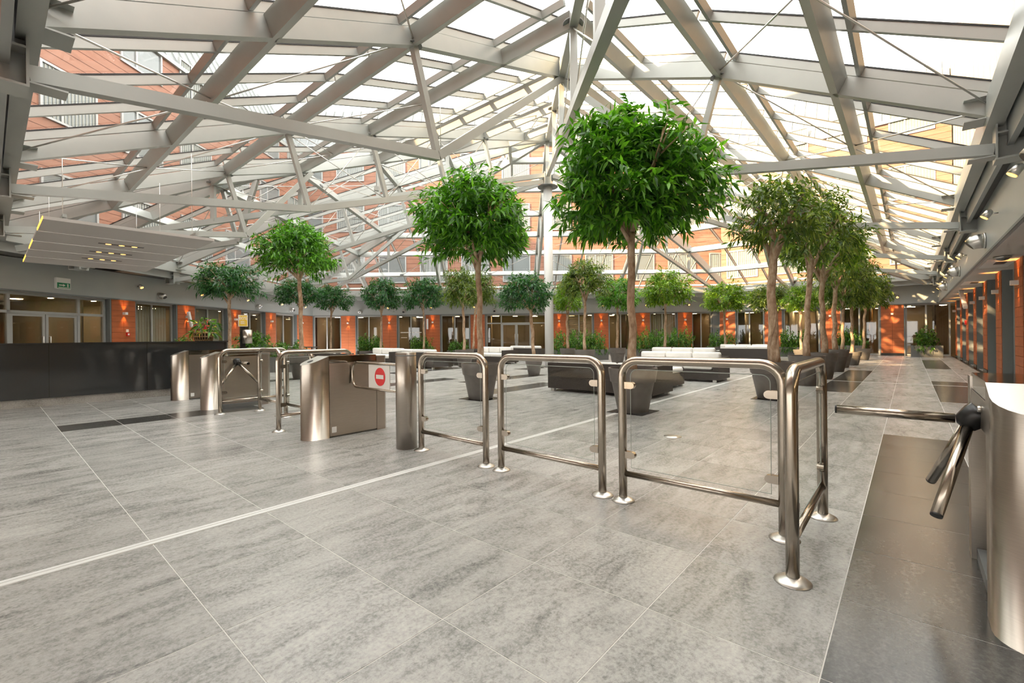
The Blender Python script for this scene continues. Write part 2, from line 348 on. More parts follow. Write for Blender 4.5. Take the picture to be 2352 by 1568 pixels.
def door(wall, x0, x1, d0, d1, mull, label):
    DOOR_N[0] += 1; root = empty('door_%d' % DOOR_N[0], WALLS[wall].location, WALLS[wall].rotation_euler[2]); structure(root, label)
    b = MB(); frame_mesh(b, x0, x1, 0.0, 2.63, -0.24, -0.14, 0.08, mull, (2.06,)); b.build('frame', 'alu_frame', root)
    xs = sorted([x0, x1] + list(mull)); dm = (d0 + d1) / 2
    for a, c in zip(xs[:-1], xs[1:]):
        MB().box(a + 0.04, c - 0.04, -0.196, -0.184, 2.1, 2.55).build('pane', 'window_glass', root)
        if not (a >= d0 - 0.02 and c <= d1 + 0.02): MB().box(a + 0.04, c - 0.04, -0.196, -0.184, 0.08, 2.02).build('pane', 'window_glass', root)
    for a, c, h in ((d0 + 0.04, dm - 0.01, dm - 0.1), (dm + 0.01, d1 - 0.04, dm + 0.1)):
        b = MB(); frame_mesh(b, a, c, 0.02, 2.02, -0.225, -0.165, 0.075); lf = b.build('door_leaf', 'alu_frame', root)
        MB().box(a + 0.075, c - 0.075, -0.2, -0.19, 0.095, 1.945).build('leaf_pane', 'window_glass', lf)
        MB().tube([(h, -0.165, 0.8), (h, -0.115, 0.8), (h, -0.115, 1.35), (h, -0.165, 1.35)], 0.014, 8).build('handle', 'cast_steel', lf)
    return root
def wall(name, P0, P1, piers, label, fascia_y=0.06, s0=0.0, s1=None):
    e = (P1 - P0); L = np.linalg.norm(e); e = e / L; s1 = L if s1 is None else s1; rz = math.atan2(e[1], e[0])
    b = MB()
    for c in piers: b.box(c - PW/2, c + PW/2, -0.32, 0.0, 0.0, Z_F0 + 0.02)
    W = b.build(name, 'terracotta_gap', None, (P0[0], P0[1], 0), rz); structure(W, label); WALLS[name] = W
    for c in piers:
        for k in (-1, 1):
            for r in range(13): link('terracotta_panel', PANEL, W, (c + k * 0.2305, 0.0, 0.13 + r * 0.193))
        j = MB(); j.box(c - PW/2 - 0.045, c - PW/2, -0.3, 0.012, 0, Z_F0); j.box(c + PW/2, c + PW/2 + 0.045, -0.3, 0.012, 0, Z_F0); j.build('jamb', 'jamb_grey', W)
        MB().box(c - PW/2, c + PW/2, 0.0, 0.03, 0.0, 0.125).build('plinth', 'black_plinth', W)
    # fascia, its drip edge and the recess above
    f = MB(); f.box(s0, s1, fascia_y - 0.35, fascia_y, Z_F0, Z_F1); f.build('fascia', 'fascia_paint', W)
    MB().box(s0, s1, fascia_y, fascia_y + 0.012, Z_F0 - 0.012, Z_F0 + 0.03).build('drip_edge', 'jamb_grey', W)
    MB().box(s0, s1, fascia_y - 0.5, fascia_y - 0.12, Z_F1, 3.9).build('recess', 'gutter_dark', W)
    # rooms behind the glass
    q = MB(); q.box(s0, s1, -4.6, -4.5, 0, 2.7); q.build('room_back', 'room_wall', W)
    for x in (s0, s1 - 0.06): MB().box(x, x + 0.06, -4.5, -0.33, 0, 2.64).build('room_end', 'room_wall', W)
    q = MB(); q.box(s0, s1, -4.5, -0.16, -0.06, 0.005); q.build('room_floor', 'room_floor', W)
    q = MB(); q.box(s0, s1, -4.5, -0.12, 2.635, 2.75); q.build('room_ceiling', 'room_ceiling', W)
    x = s0 + 0.9; rr = random.Random(len(name))
    while x < s1 - 0.5:
        lx = rr.uniform(0.12, 0.32); ly = rr.uniform(-3.9, -1.6); MB().box(x - lx, x + lx, ly - 0.09, ly + 0.09, 2.615, 2.63).build('light_panel', 'room_glow', W)
        if rr.random() < 0.8: MB().lathe([(0.07, 0), (0.07, 0.012)], 12, (x, -1.1 - 1.8 * rr.random(), 2.62)).build('downlight', 'room_glow', W)
        if rr.random() < 0.6: MB().box(x + 0.3, x + 0.36, -4.5, -1.0 - 2 * rr.random(), 0, 2.64).build('partition', rr.choice(['facade_cream', 'room_wall'] if name == 'wall_left' else ['room_dark', 'room_wood', 'room_wall', 'facade_cream']), W)
        x += 1.35
    return W
# left wall: measured from the far corner towards the entrance
left_piers = [0.44, 1.36, 4.46, 7.36, 10.34, 13.18]
wall('wall_left', CORNER, PL, left_piers, 'left wall of terracotta piers and glazing under a grey fascia', 0.06, 0.0, 18.2)
ls = [0.0, 0.9, 1.82, 4.0, 4.92, 6.9, 7.82, 9.88, 10.8, 12.72, 13.64]
for a, b_, bl, lb in ((1.82, 4.0, None, 'office window in the left wall nearest its far corner'), (4.92, 6.9, None, 'office window in the left wall behind the tray of shrubs'), (7.82, 9.88, 'curtain', 'left wall window with pale curtains behind the flowers'), (10.8, 12.72, 'vertical', 'left wall window with vertical blinds behind the desk')):
    window('wall_left', a + 0.05, b_ - 0.05, bl, lb)
door('wall_left', 13.7, 17.6, 14.6, 16.55, (14.6, 16.55), 'double glass door with transom lights behind the reception desk')
far_piers = [13.29 - x for x in (11.14, 8.43, 5.75, 3.04, -2.2, -5.09, -7.87, -10.53)]
Wf = wall('wall_far', BEND, CORNER, far_piers, 'far wall of terracotta piers and glazing under a grey fascia')
MB().box(-0.25, 0.36, -0.5, -0.02, 0, Z_F0).build('corner_post', 'jamb_grey', Wf); MB().box(26.08, 26.5, -0.6, -0.1, 0, Z_F0).build('corner_post', 'jamb_grey', Wf)
fp = sorted(far_piers)
for k, (a, b_) in enumerate(zip(fp[:-1], fp[1:])):
    if b_ - a > 4: continue
    window('wall_far', a + PW/2 + 0.05, b_ - PW/2 - 0.05, {0: 'vertical', 2: 'horizontal'}.get(k), 'far wall window, %s from the right' % ORD[k + 1])
window('wall_far', 0.35, fp[0] - PW/2 - 0.05, None, 'far wall window, first from the right')
window('wall_far', fp[-1] + PW/2 + 0.05, 26.1, None, 'far wall window next to the left corner')
door('wall_far', 13.29 - 2.55, 13.29 + 1.66, 13.29 - 1.25, 13.29 + 0.68, (13.29 - 1.25, 13.29 + 0.68), 'double glass door in the middle of the far wall')
B1 = xy(U_FAR, V_PIER)
fr_piers = [10.92 - x for x in (0.55, 3.12, 5.94, 8.6)]
wall('wall_far_right', B1, BEND, fr_piers, 'short far right wall of terracotta piers and glazing', 0.06, -0.6)
fq = sorted(fr_piers)
for k, (a, b_) in enumerate(zip(fq[:-1], fq[1:])): window('wall_far_right', a + PW/2 + 0.05, b_ - PW/2 - 0.05, None, 'glazed bay of the far right wall, %s from the corner' % ORD[k + 1])
window('wall_far_right', 0.12, fq[0] - PW/2 - 0.05, None, 'glazed bay of the far right wall behind the square planter')
r_piers = [13.35 - 2 * 2.67, 13.35 - 2.67, 13.35] + [16.06 + 2.67 * k for k in range(6)]
wall('wall_right', xy(0, V_PIER), xy(U_FAR, V_PIER), r_piers, 'right wall of terracotta piers with deep grey jambs', V_FASCIA - V_PIER)
rq = sorted(r_piers)
for k, (a, b_) in enumerate(zip(rq[:-1], rq[1:])): window('wall_right', a + PW/2 + 0.05, b_ - PW/2 - 0.05, None, 'right wall window, bay %s from the turnstile' % ORD[k])
W = WALLS['wall_right']
MB().box(0, 31, -0.2, 0.5, Z_F0 - 0.01, Z_F0 + 0.05).build('soffit', 'soffit_white', W)
MB().box(13.1, 14.7, 0.02, 0.46, Z_F0 - 0.02, Z_F0 - 0.01).build('ceiling_panel', 'white_plastic', W)
for k, x in enumerate((13.6, 18.6)):
    MB().box(x, x + 0.42, 0.14, 0.30, Z_F0 - 0.028, Z_F0 - 0.02).build('air_grille', 'black_plastic', W)
MB().box(18.2, 19.6, 0.02, 0.46, Z_F0 - 0.02, Z_F0 - 0.01).build('ceiling_panel', 'white_plastic', W)
MB().box(0, 31, 0.0, 0.10, 0.0, 0.012).build('floor_edge', 'black_plinth', W)

# ------------------------------------------------------------------ glazed roof
AP_U, AP_V = 13.85, 10.2
APEX = xy(AP_U, AP_V)
K_DA = xy(0.25, 17.4); K_AB = xy(0.25, -0.83); K_BE = xy(30.15, -0.83); K_EC = np.array([13.3, 28.4]); K_CD = np.array([-12.55, 28.4])
G = [n / 6.65 for n in range(7)]
def zroof(gf):
    r = gf * 6.65
    return 3.9 + 0.885 * r if r <= 2 else 5.67 + (r - 2) * 0.6086
roof = structure(empty('ceiling'), 'faceted glass roof on grey steel beams')
class Plane: pass
PLANES = {}
def plane(name, P0, P1, raf):
    p = Plane(); p.n = name; p.P0 = P0; p.P1 = P1; e = P1 - P0; p.L = np.linalg.norm(e); p.e = e / p.L; p.nrm = np.array([-p.e[1], p.e[0]])
    d = APEX - P0; p.sa = d @ p.e; p.ta = d @ p.nrm; p.raf = raf
    def pt(s, t, off=0.0): q = P0 + p.e * s + p.nrm * t; return Vector((q[0], q[1], zroof(t / p.ta) + off))
    p.pt = pt
    def normal(t):
        a = pt(0, t); b_ = pt(0, t + 0.01); d_ = (b_ - a).normalized(); return Vector((p.e[0], p.e[1], 0)).cross(d_).normalized()
    p.normal = normal
    p.span = lambda gf: (p.sa * gf, p.L - (p.L - p.sa) * gf)
    # highest fraction reachable at s
    def gmax(s):
        if abs(s - p.sa) < 1e-6: return 1.0
        return s / p.sa if s < p.sa else (p.L - s) / (p.L - p.sa)
    def gtop(s):
        if p.sa > p.L:      # apex projects beyond the plane
            return max(0, min(1.0, s / p.sa, ))  if s / p.sa < 1 and s <= p.L - (p.L - p.sa) * (s / p.sa) + 1e-6 else 0
        return max(0, min(1.0, gmax(s)))
    p.gtop = gtop; PLANES[name] = p; return p
plane('right', K_AB, K_BE, [2.75, 8.16, AP_U - 0.25, 19.25, 24.05, 28.2])
plane('far_right', K_BE, K_EC, [2.6, 5.8])
plane('far', K_EC, K_CD, [6.7, 13.3 - APEX[0], 17.2, 22.2])
plane('left', K_CD, K_DA, [5.9, None, 14.6])
plane('entrance', K_DA, K_AB, [3.4, 17.4 - AP_V, 17.4 - 5.72, 17.4 - 1.3])
for p in PLANES.values(): p.raf = [p.sa if r is None else r for r in p.raf]
panes = []
RAF = {'w': 0.12, 'h': 0.25}
def node_plate(pt_, r=0.15):
    MB().disc(pt_ + Vector((0, 0, 0.02)), (0, 0, 1), r, 0.02, 14).build('node_plate', 'plate_dark', roof)
for p in PLANES.values():
    n1 = p.normal(0.1); n2 = p.normal(p.ta * 0.5)
    fold = p.ta * G[2]
    # ring beams with their glazing bars
    for k in range(0, 7):
        a, b_ = p.span(G[k]); t = p.ta * G[k]; nn = n1 if k < 2 else (n2 if k > 2 else (n1 + n2).normalized())
        if k == 0:
            MB().beam(p.pt(a, 0, -0.12), p.pt(b_, 0, -0.12), 0.16, 0.36).build('eave_beam', 'steel_paint', roof)
        else:
            MB().beam(p.pt(a, t), p.pt(b_, t), 0.115, 0.25, nn).build('ring_beam', 'steel_paint', roof)
        for dt in (-0.16, ) if k else (0.12,):
            MB().beam(p.pt(a, t + dt, 0), p.pt(b_, t + dt, 0), 0.06, 0.11, nn, 0.29).build('glazing_bar', 'steel_paint', roof)
    # rafters
    cuts = sorted(p.raf); edges = [0.0] + cuts + [p.L]; ss = []
    for i in range(len(edges) - 1):
        d = edges[i+1] - edges[i]; m = max(1, round(d / 1.25)); ss += [edges[i] + d * k / m for k in range(m)]
    ss.append(p.L)
    for s in cuts:
        gt = p.gtop(s)
        if gt <= 0.02: continue
        b = MB(); t1 = p.ta * gt
        if t1 <= fold: b.beam(p.pt(s, 0), p.pt(s, t1), 0.12, 0.26, n1)
        else: b.beam(p.pt(s, 0), p.pt(s, fold), 0.12, 0.26, n1); b.beam(p.pt(s, fold), p.pt(s, t1), 0.12, 0.26, n2)
        b.build('rafter', 'steel_paint', roof)
    for s in ss[1:-1]:
        gt = p.gtop(s); t1 = p.ta * gt
        if gt <= 0.03: continue
        b = MB()
        if t1 <= fold: b.beam(p.pt(s, 0), p.pt(s, t1), 0.055, 0.12, n1, 0.285)
        else: b.beam(p.pt(s, 0), p.pt(s, fold), 0.055, 0.12, n1, 0.285); b.beam(p.pt(s, fold), p.pt(s, t1), 0.055, 0.12, n2, 0.285)
        b.build('purlin', 'steel_paint', roof)
        b = MB()
        if t1 <= fold: b.beam(p.pt(s, 0), p.pt(s, t1), 0.075, 0.018, n1, 0.405)
        else: b.beam(p.pt(s, 0), p.pt(s, fold), 0.075, 0.018, n1, 0.405); b.beam(p.pt(s, fold), p.pt(s, t1), 0.075, 0.018, n2, 0.405)
        b.build('glazing_seal', 'seal_black', roof)
    # panes: each bay trapezoid cut into strips
    GG = G + [1.0]
    for k in range(7):
        t0, t1 = p.ta * GG[k], p.ta * GG[k+1]; a0, b0 = p.span(GG[k]); a1, b1 = p.span(GG[k+1])
        nn = n1 if k < 2 else n2
        poly = [(a0, t0), (b0, t0), (b1, t1), (a1, t1)]
        for s0, s1 in zip(ss[:-1], ss[1:]):
            q = poly
            for sign, lim in ((1, s0), (-1, s1)):
                out = []
                for i in range(len(q)):
                    A_, B_ = q[i], q[(i+1) % len(q)]; ia = sign * (A_[0] - lim) >= 0; ib = sign * (B_[0] - lim) >= 0
                    if ia: out.append(A_)
                    if ia != ib:
                        f_ = (lim - A_[0]) / (B_[0] - A_[0]); out.append((lim, A_[1] + f_ * (B_[1] - A_[1])))
                q = out
                if not q: break
            if len(q) < 3: continue
            area = 0.5 * abs(sum(q[i][0] * q[(i+1) % len(q)][1] - q[(i+1) % len(q)][0] * q[i][1] for i in range(len(q))))
            if area < 0.06: continue
            cs = sum(c[0] for c in q) / len(q); ct = sum(c[1] for c in q) / len(q)
            pts = [p.pt(cs + (c[0] - cs) * 0.97, ct + (c[1] - ct) * 0.98) + nn * 0.43 for c in q]
            cen = sum(pts, Vector()) / len(pts)
            if cen.y > 0.6:
                px, py = project(cen.x, cen.y, cen.z); vis = -300 < px < 2650 and py > -300
            else: vis = False
            panes.append((-(area / max(cen.y, 1) ** 2 if vis else 0.0), pts, nn * 0.014))
panes.sort(key=lambda x: x[0])
restp = MB()
for k, (a, pts, off) in enumerate(panes):
    if k < 300 and a < 0: MB().prism(pts, off).build('roof_pane', 'roof_glass', roof)
    else: restp.prism(pts, off)
o = restp.build('roof_panes_beyond', 'roof_glass', roof); o['kind'] = 'stuff'
# hips
for K in (K_DA, K_AB, K_BE, K_EC, K_CD):
    def hp(gf, off=0.0): q = K + (APEX - K) * gf; return Vector((q[0], q[1], zroof(gf) + off))
    b = MB(); b.beam(hp(0), hp(G[2]), 0.14, 0.28); b.beam(hp(G[2]), hp(1), 0.14, 0.28); b.build('hip_beam', 'steel_paint', roof)
    b = MB(); b.beam(hp(0), hp(G[2]), 0.10, 0.14, (0, 0, 1), 0.30); b.beam(hp(G[2]), hp(1), 0.10, 0.14, (0, 0, 1), 0.30); b.build('hip_bar', 'steel_paint', roof)
    for k in (2, 3, 4, 5): node_plate(hp(G[k], 0.05), 0.17)
    # truss under the hip
    z0, z1 = (3.05 if K is K_AB else 3.5), 7.25
    def ch(gf): q = K + (APEX - K) * gf; return Vector((q[0], q[1], z0 + (z1 - z0) * gf))
    MB().beam(ch(0.02), ch(0.99), 0.13, 0.16, (0, 0, 1), -0.08).build('tie_beam', 'steel_paint', roof)
    for k in (2, 3, 4, 5):
        MB().bar(hp(G[k]), ch(G[k]), 0.115, (1, 0, 0)).build('king_post', 'steel_paint', roof)
    for k in (2, 3, 4):
        for A_, B_ in ((hp(G[k]), ch(G[k+1])), (ch(G[k]), hp(G[k+1]))): MB().tube([A_, B_], 0.011, 6).build('brace_rod', 'cast_steel', roof)
# trusses under the rafters, brackets at the eaves
for p in PLANES.values():
    for s in p.raf:
        gt = p.gtop(s)
        e3 = Vector((p.e[0], p.e[1], 0)); n3 = Vector((p.nrm[0], p.nrm[1], 0))
        # bracket
        base = p.pt(s, 0); base.z = 0
        def B(x0, x1, y0, y1, z0, z1): return [(base + e3 * x + n3 * y + Vector((0, 0, z))) for z in (z0, z1) for x, y in ((x0, y0), (x1, y0), (x1, y1), (x0, y1))]
        FB = [(0,3,2,1),(4,5,6,7),(0,1,5,4),(1,2,6,5),(2,3,7,6),(3,0,4,7)]
        b = MB(); b.add(B(-0.15, 0.15, -0.02, 0.0, 3.34, 4.42), FB); b.add(B(-0.01, 0.01, -0.3, -0.02, 3.36, 4.4), FB)
        for z in (3.34, 3.66, 4.08): b.add(B(-0.15, 0.15, -0.32, -0.02, z, z + 0.02), FB)
        b.add(B(-0.15, 0.15, -0.34, -0.32, 3.34, 4.42), FB); b.build('eave_bracket', 'steel_paint', roof)
        b = MB(); b.add(B(-0.16, 0.16, 0.0, 0.28, 3.88, 3.895), FB); b.add(B(-0.16, 0.16, 0.0, 0.28, 4.16, 4.175), FB); b.add(B(-0.1, 0.1, 0.0, 0.24, 3.40, 3.415), FB); b.build('gusset', 'steel_paint', roof)
        if gt < G[2] + 0.02:
            continue
        def P_(t, z): q = p.pt(s, t); q.z = z; return q
        tk = p.ta * G[2] + 0.45; K_ = P_(tk, 4.12); E_ = P_(0.0, 3.5)
        b = MB(); b.beam(E_, K_, 0.11, 0.14, (0, 0, 1), -0.07)
        if gt > 0.97:
            end = P_(p.ta * 0.975, 6.9); b.beam(K_, end, 0.11, 0.14, (0, 0, 1), -0.07)
        else:
            end = p.pt(s, p.ta * gt); b.beam(K_, end, 0.11, 0.14, (0, 0, 1), -0.07)
        b.build('tie_beam', 'steel_paint', roof)
        prev = None
        ks = [2, 3, 4, 5] if gt > 0.97 else ([2, 3] if gt > G[4] + 0.02 else [2])
        for k in ks:
            tt = p.ta * G[k]
            if G[k] > gt: break
            top = p.pt(s, tt); fr = (tt + 0.45 - tk) / ((p.ta * min(gt, 0.975)) - tk); bot = K_.lerp(end, max(0, min(1, fr)))
            if top.z - bot.z < 0.3: break
            MB().bar(top, bot, 0.10, (p.e[0], p.e[1], 0)).build('king_post', 'steel_paint', roof); node_plate(top, 0.13)
            if prev:
                for A_, B_ in ((prev[0], bot), (prev[1], top)): MB().tube([A_, B_], 0.010, 6).build('brace_rod', 'cast_steel', roof)
            prev = (top, bot)
    # rods in the roof plane between neighbouring rafters
    rs = sorted(p.raf)
    for a, b_ in zip(rs[:-1], rs[1:]):
        m = (a + b_) / 2; ga, gb, gm = p.gtop(a), p.gtop(b_), p.gtop(m)
        for k in (0, 2, 4):
            if gm < G[k+1]: break
            mid = p.pt(m, p.ta * G[k+1], 0.06)
            for s in (a, b_):
                if p.gtop(s) >= G[k]: MB().tube([p.pt(s, p.ta * G[k], 0.14), mid], 0.012, 6).build('brace_rod', 'cast_steel', roof)
                if k + 2 < 7 and p.gtop(s) >= G[k+2]: MB().tube([mid, p.pt(s, p.ta * G[k+2], 0.1)], 0.012, 6).build('brace_rod', 'cast_steel', roof)
            MB().box(-0.1, 0.1, -0.05, 0.05, -0.04, 0.06).build('rod_anchor', 'plate_dark', roof, mid, math.atan2(p.e[1], p.e[0]))
    # gutter band outside the eave
    MB().beam(p.pt(0, -0.14, -0.3), p.pt(p.L, -0.14, -0.3), 0.06, 0.62).build('gutter', 'fascia_paint', roof)
# soffit between eaves and fascia, a flat ring
eav = [K_AB, K_BE, K_EC, K_CD, K_DA]
fas = [xy(0.0, V_FASCIA - 0.1), xy(U_FAR, V_FASCIA - 0.1), BEND + np.array([0.1, 0.1]), CORNER + np.array([-0.1, 0.1]), PL + np.array([-0.1, -0.3])]
b = MB()
for i in range(4):
    j = i + 1; out = lambda q: APEX + (q - APEX) * 1.012
    b.prism([(*out(eav[i]), 3.60), (*out(eav[j]), 3.60), (*fas[j], 3.60), (*fas[i], 3.60)], (0, 0, 0.08))
b.build('gutter_soffit', 'gutter_dark', roof)
# red alarm cable along one rafter
pe = PLANES['entrance']; s_ = 17.4 - AP_V
MB().tube([pe.pt(s_ - 0.07, pe.ta * G[4] * k / 8) + Vector((0, 0, 0.27)) for k in range(9)], 0.008, 5).build('alarm_cable', 'red_box', roof)
# two dome heaters / camera boxes hung under the roof
for X, Y, z in ((-1.55, 10.2, 5.35), (-3.9, 13.3, 5.6), (6.4, 14.6, 5.7)):
    MB().box(-0.06, 0.06, -0.06, 0.06, -0.12, 0).build('sensor_box', 'steel_paint', roof, (X, Y, z), 0.4)
    MB().tube([(X, Y, z), (X, Y, z + 1.2)], 0.008, 6).build('sensor_rod', 'steel_paint', roof)

# ------------------------------------------------------------------ column under the apex
col = empty('column', (APEX[0], APEX[1], 0)); tag(col, 'white round steel column under the roof apex', 'column')
MB().lathe([(0.165, 0.0), (0.165, 6.78)], 28).build('shaft', 'column_white' if 'column_white' in MAT else 'fascia_paint', col)
MB().lathe([(0.38, 6.78), (0.38, 6.81)], 28).build('cap_plate', 'plate_dark', col)
b = MB(); b.box(-0.13, 0.13, -0.012, 0.012, 6.81, 7.35); b.box(-0.13, -0.105, -0.12, 0.12, 6.81, 7.35); b.box(0.105, 0.13, -0.12, 0.12, 6.81, 7.35); b.build('head_stub', 'steel_paint', col)
MB().bar((0, 0, 7.3), (0, 0, 8.5), 0.13, (1, 0, 0)).build('head_post', 'steel_paint', col)
MB().lathe([(0.23, 0.0), (0.23, 0.02)], 28).build('base_ring', 'cast_steel', col)

# ------------------------------------------------------------------ buildings round the court
def building(name, label, P0, P1, setback, rows, ztop, fins=False, s_from=0.0, s_to=None, roof_z=3.0, first=0.6):
    e = P1 - P0; L = np.linalg.norm(e); e = e / L; rz = math.atan2(e[1], e[0]); s_to = L if s_to is None else s_to
    root = empty(name, (P0[0], P0[1], 0), rz); tag(root, label, 'building')
    MB().box(s_from, s_to, -setback - 6, -setback, 3.62, ztop).build('wall', 'facade_brick', root)
    sm = MB(); z = 3.9
    while z < ztop: sm.box(s_from, s_to, -setback, -setback + 0.004, z, z + 0.014); z += 0.30
    sm.build('panel_joints', 'facade_seam', root)
    fm = MB(); frame_mesh(fm, -0.9, 0.9, 0, 1.75, -0.04, 0.06, 0.07, (0.25,)); fme = bpy.data.meshes.new('window'); fme.from_pydata(fm.v, [], fm.f); fme.materials.append(MAT['alu_frame'])
    pm = MB().box(-0.83, 0.83, 0.0, 0.012, 0.07, 1.68); pme = bpy.data.meshes.new('pane'); pme.from_pydata(pm.v, [], pm.f); pme.materials.append(MAT['facade_pane'])
    cm = MB(); x = -0.8
    while x < 0.75: cm.box(x, x + 0.05, 0.012, 0.03, 0.09, 1.66); x += 0.115
    cme = bpy.data.meshes.new('curtain'); cme.from_pydata(cm.v, [], cm.f); cme.materials.append(MAT['facade_curtain'])
    for z in rows:
        s = s_from + first + 0.9; k = 0
        while s < s_to - 0.9:
            w_ = link('window', fme, root, (s, -setback, z)); link('pane', pme, w_)
            if (k + int(z)) % 3: link('curtain', cme, w_)
            s += 2.69; k += 1
    MB().box(s_from, s_to, -setback - 6.2, -setback + 0.12, ztop, ztop + 0.16).build('cornice', 'facade_metal', root)
    b = MB(); zt = ztop + 0.16
    b.prism([(s_from, -setback + 0.02, zt), (s_from, -setback - 6, zt), (s_from, -setback - 6, zt + roof_z), (s_from, -setback - 1.6, zt + roof_z)], (s_to - s_from, 0, 0)); b.build('roof', 'slate', root)
    rb = MB(); x = s_from + 0.3
    while x < s_to: rb.beam((x, -setback + 0.02, zt), (x, -setback - 1.6, zt + roof_z), 0.04, 0.06, (0, 1, 0.5)); x += 0.6
    rb.build('roof_seams', 'facade_metal', root)
    if fins:
        fm = MB(); fm.box(-0.16, 0.16, 0, 0.30, 0, ztop - 5.6); fme2 = bpy.data.meshes.new('fin'); fme2.from_pydata(fm.v, [], fm.f); fme2.materials.append(MAT['facade_cream'])
        s = s_from + 0.4
        while s < s_to: link('fin', fme2, root, (s, -setback, 5.4)); s += 1.345
    return root
building('office_building', 'brick office block above the far wall with rows of curtained windows', BEND, CORNER, 0.35, (4.75, 8.1, 11.4), 13.6, False, -2.0, 30.0)
building('office_building', 'brick office block above the left wall, washed pale behind the roof glass', CORNER, PL, 0.35, (4.75, 8.1, 11.4), 12.6, False, -0.3, 22.0)
building('office_building', 'brick office block above the right wall with tall cream fins, lit warm', xy(0, V_PIER), xy(U_FAR, V_PIER), 0.35, (4.75, 8.1, 11.4), 15.5, True, 4.0, 36.0)
building('office_building', 'brick office block above the short far right wall', B1, BEND, 0.35, (4.75, 8.1, 11.4), 12.2, False, 0.0, 10.8)

# unseen entrance block over the camera, added to keep low sun off the floor
eb = at_uv('sun_block_building', 0, 0); tag(eb, 'unseen entrance block added on the near side of the court to block the sun', 'building')
MB().box(-12, -0.35, -16, 24, 3.45, 10.5).build('sun_block_floors', 'facade_brick', eb)
MB().box(-12, -0.2, -16, 24, 3.30, 3.45).build('lobby_ceiling', 'soffit_white', eb)
lw = MB(); lw.box(-9.2, -9.0, -5, 22, 2.5, 3.3)  # unseen lobby walls, added to cut fill light; openings give daylight and steel reflections
for k in range(9): lw.box(-9.2, -9.0, -5 + k * 3.0, -3.7 + k * 3.0, 0, 2.5)
lw.build('added_lobby_back', 'room_wall', eb); MB().box(-9, -0.4, -5.2, -5.0, 0, 3.3).build('added_lobby_side', 'room_wall', eb); MB().box(-9, -0.4, 22, 22.2, 0, 3.3).build('added_lobby_side', 'room_wall', eb)
MB().box(-9, 0.1, -5.0, 22.0, -0.1, -0.004).build('lobby_floor', 'floor_stone', eb)
# ------------------------------------------------------------------ railings
def railing(u0, v0, u1, v1, label, clips=True):
    d = np.array([u1 - u0, v1 - v0]); L = float(np.hypot(*d)); p = xy(u0, v0)
    root = empty('glass_railing', (p[0], p[1], 0), ROT + math.atan2(d[1], d[0])); tag(root, label, 'railing', 'steel and glass railings by the turnstiles')
    H, r, br = 1.05, 0.03, 0.12; pts = [(0, 0, 0.02), (0, 0, 0.5), (0, 0, H - r - br)]
    for k in range(1, 7): a = math.radians(15 * k); pts.append((br - br * math.cos(a), 0, H - r - br + br * math.sin(a)))
    pts.append((L / 2, 0, H - r))
    for k in range(6, -1, -1): a = math.radians(15 * k); pts.append((L - br + br * math.cos(a), 0, H - r - br + br * math.sin(a)))
    pts += [(L, 0, 0.5), (L, 0, 0.02)]
    MB().tube(pts, r, 16).build('frame', 'tube_steel', root)
    MB().tube([(0.02, 0, 0.2), (L - 0.02, 0, 0.2)], 0.021, 12).build('lower_bar', 'tube_steel', root)
    for x in (0, L): MB().lathe([(0.082, 0), (0.08, 0.006), (0.06, 0.018), (0.04, 0.026), (0.031, 0.03)], 24, (x, 0, 0)).build('base_flange', 'cast_steel', root)
    g_ = MB(); c = 0.1; x0, x1, z0, z1 = 0.065, L - 0.065, 0.25, 0.955; poly = [(x0, -0.004, z0), (x1, -0.004, z0), (x1, -0.004, z1 - 0.05)]
    for k in range(1, 6): a = math.radians(18 * k); poly.append((x1 - 0.05 + 0.05 * math.cos(a), -0.004, z1 - 0.05 + 0.05 * math.sin(a)))
    for k in range(0, 6): a = math.radians(90 + 18 * k); poly.append((x0 + 0.05 + 0.05 * math.cos(a), -0.004, z1 - 0.05 + 0.05 * math.sin(a)))
    g_.prism(poly, (0, 0.008, 0)); gp = g_.build('glass_panel', 'clear_glass', root)
    rim = MB().tube([Vector(q) + Vector((0, 0.004, 0)) for q in poly], 0.0028, 4, True); rim.build('glass_edge', 'glass_edge', gp)
    for z in (0.34, 0.84):
        for x, s_ in ((0.025, 1), (L - 0.025, -1)):
            b = MB(); pl = [(x, -0.018, z - 0.024), (x + s_ * 0.05, -0.018, z - 0.024)]
            for k in range(1, 6): a = math.radians(-90 + 30 * k); pl.append((x + s_ * (0.05 + 0.024 * math.cos(a)), -0.018, z + 0.024 * math.sin(a)))
            pl += [(x + s_ * 0.05, -0.018, z + 0.024), (x, -0.018, z + 0.024)]
            b.prism(pl, (0, 0.036, 0)); b.build('glass_clip', 'tube_steel', root)
    return root
railing(3.03, 2.97, 3.03, 3.93, 'steel and glass railing attached beside the round no-entry gate post')
railing(3.03, 1.75, 3.03, 2.78, 'steel and glass railing in the middle of the front row of three')
railing(3.05, 0.56, 3.03, 1.58, 'wide steel and glass railing nearest the camera in the front row')
railing(2.55, 0.435, 3.57, 0.435, 'steel and glass railing standing end-on next to the near turnstile')
railing(2.45, 8.36, 3.5, 8.36, 'steel and glass railing standing before the open tripod turnstile on the left')
railing(3.0, 7.43, 3.0, 8.24, 'steel and glass railing joining the left turnstile railing at a right angle')
railing(3.0, 6.36, 3.0, 7.22, 'steel and glass railing hidden partly behind the left steel cabinet')
railing(2.47, 6.17, 3.5, 6.17, 'steel and glass railing just behind the steel cabinet with the sticker')

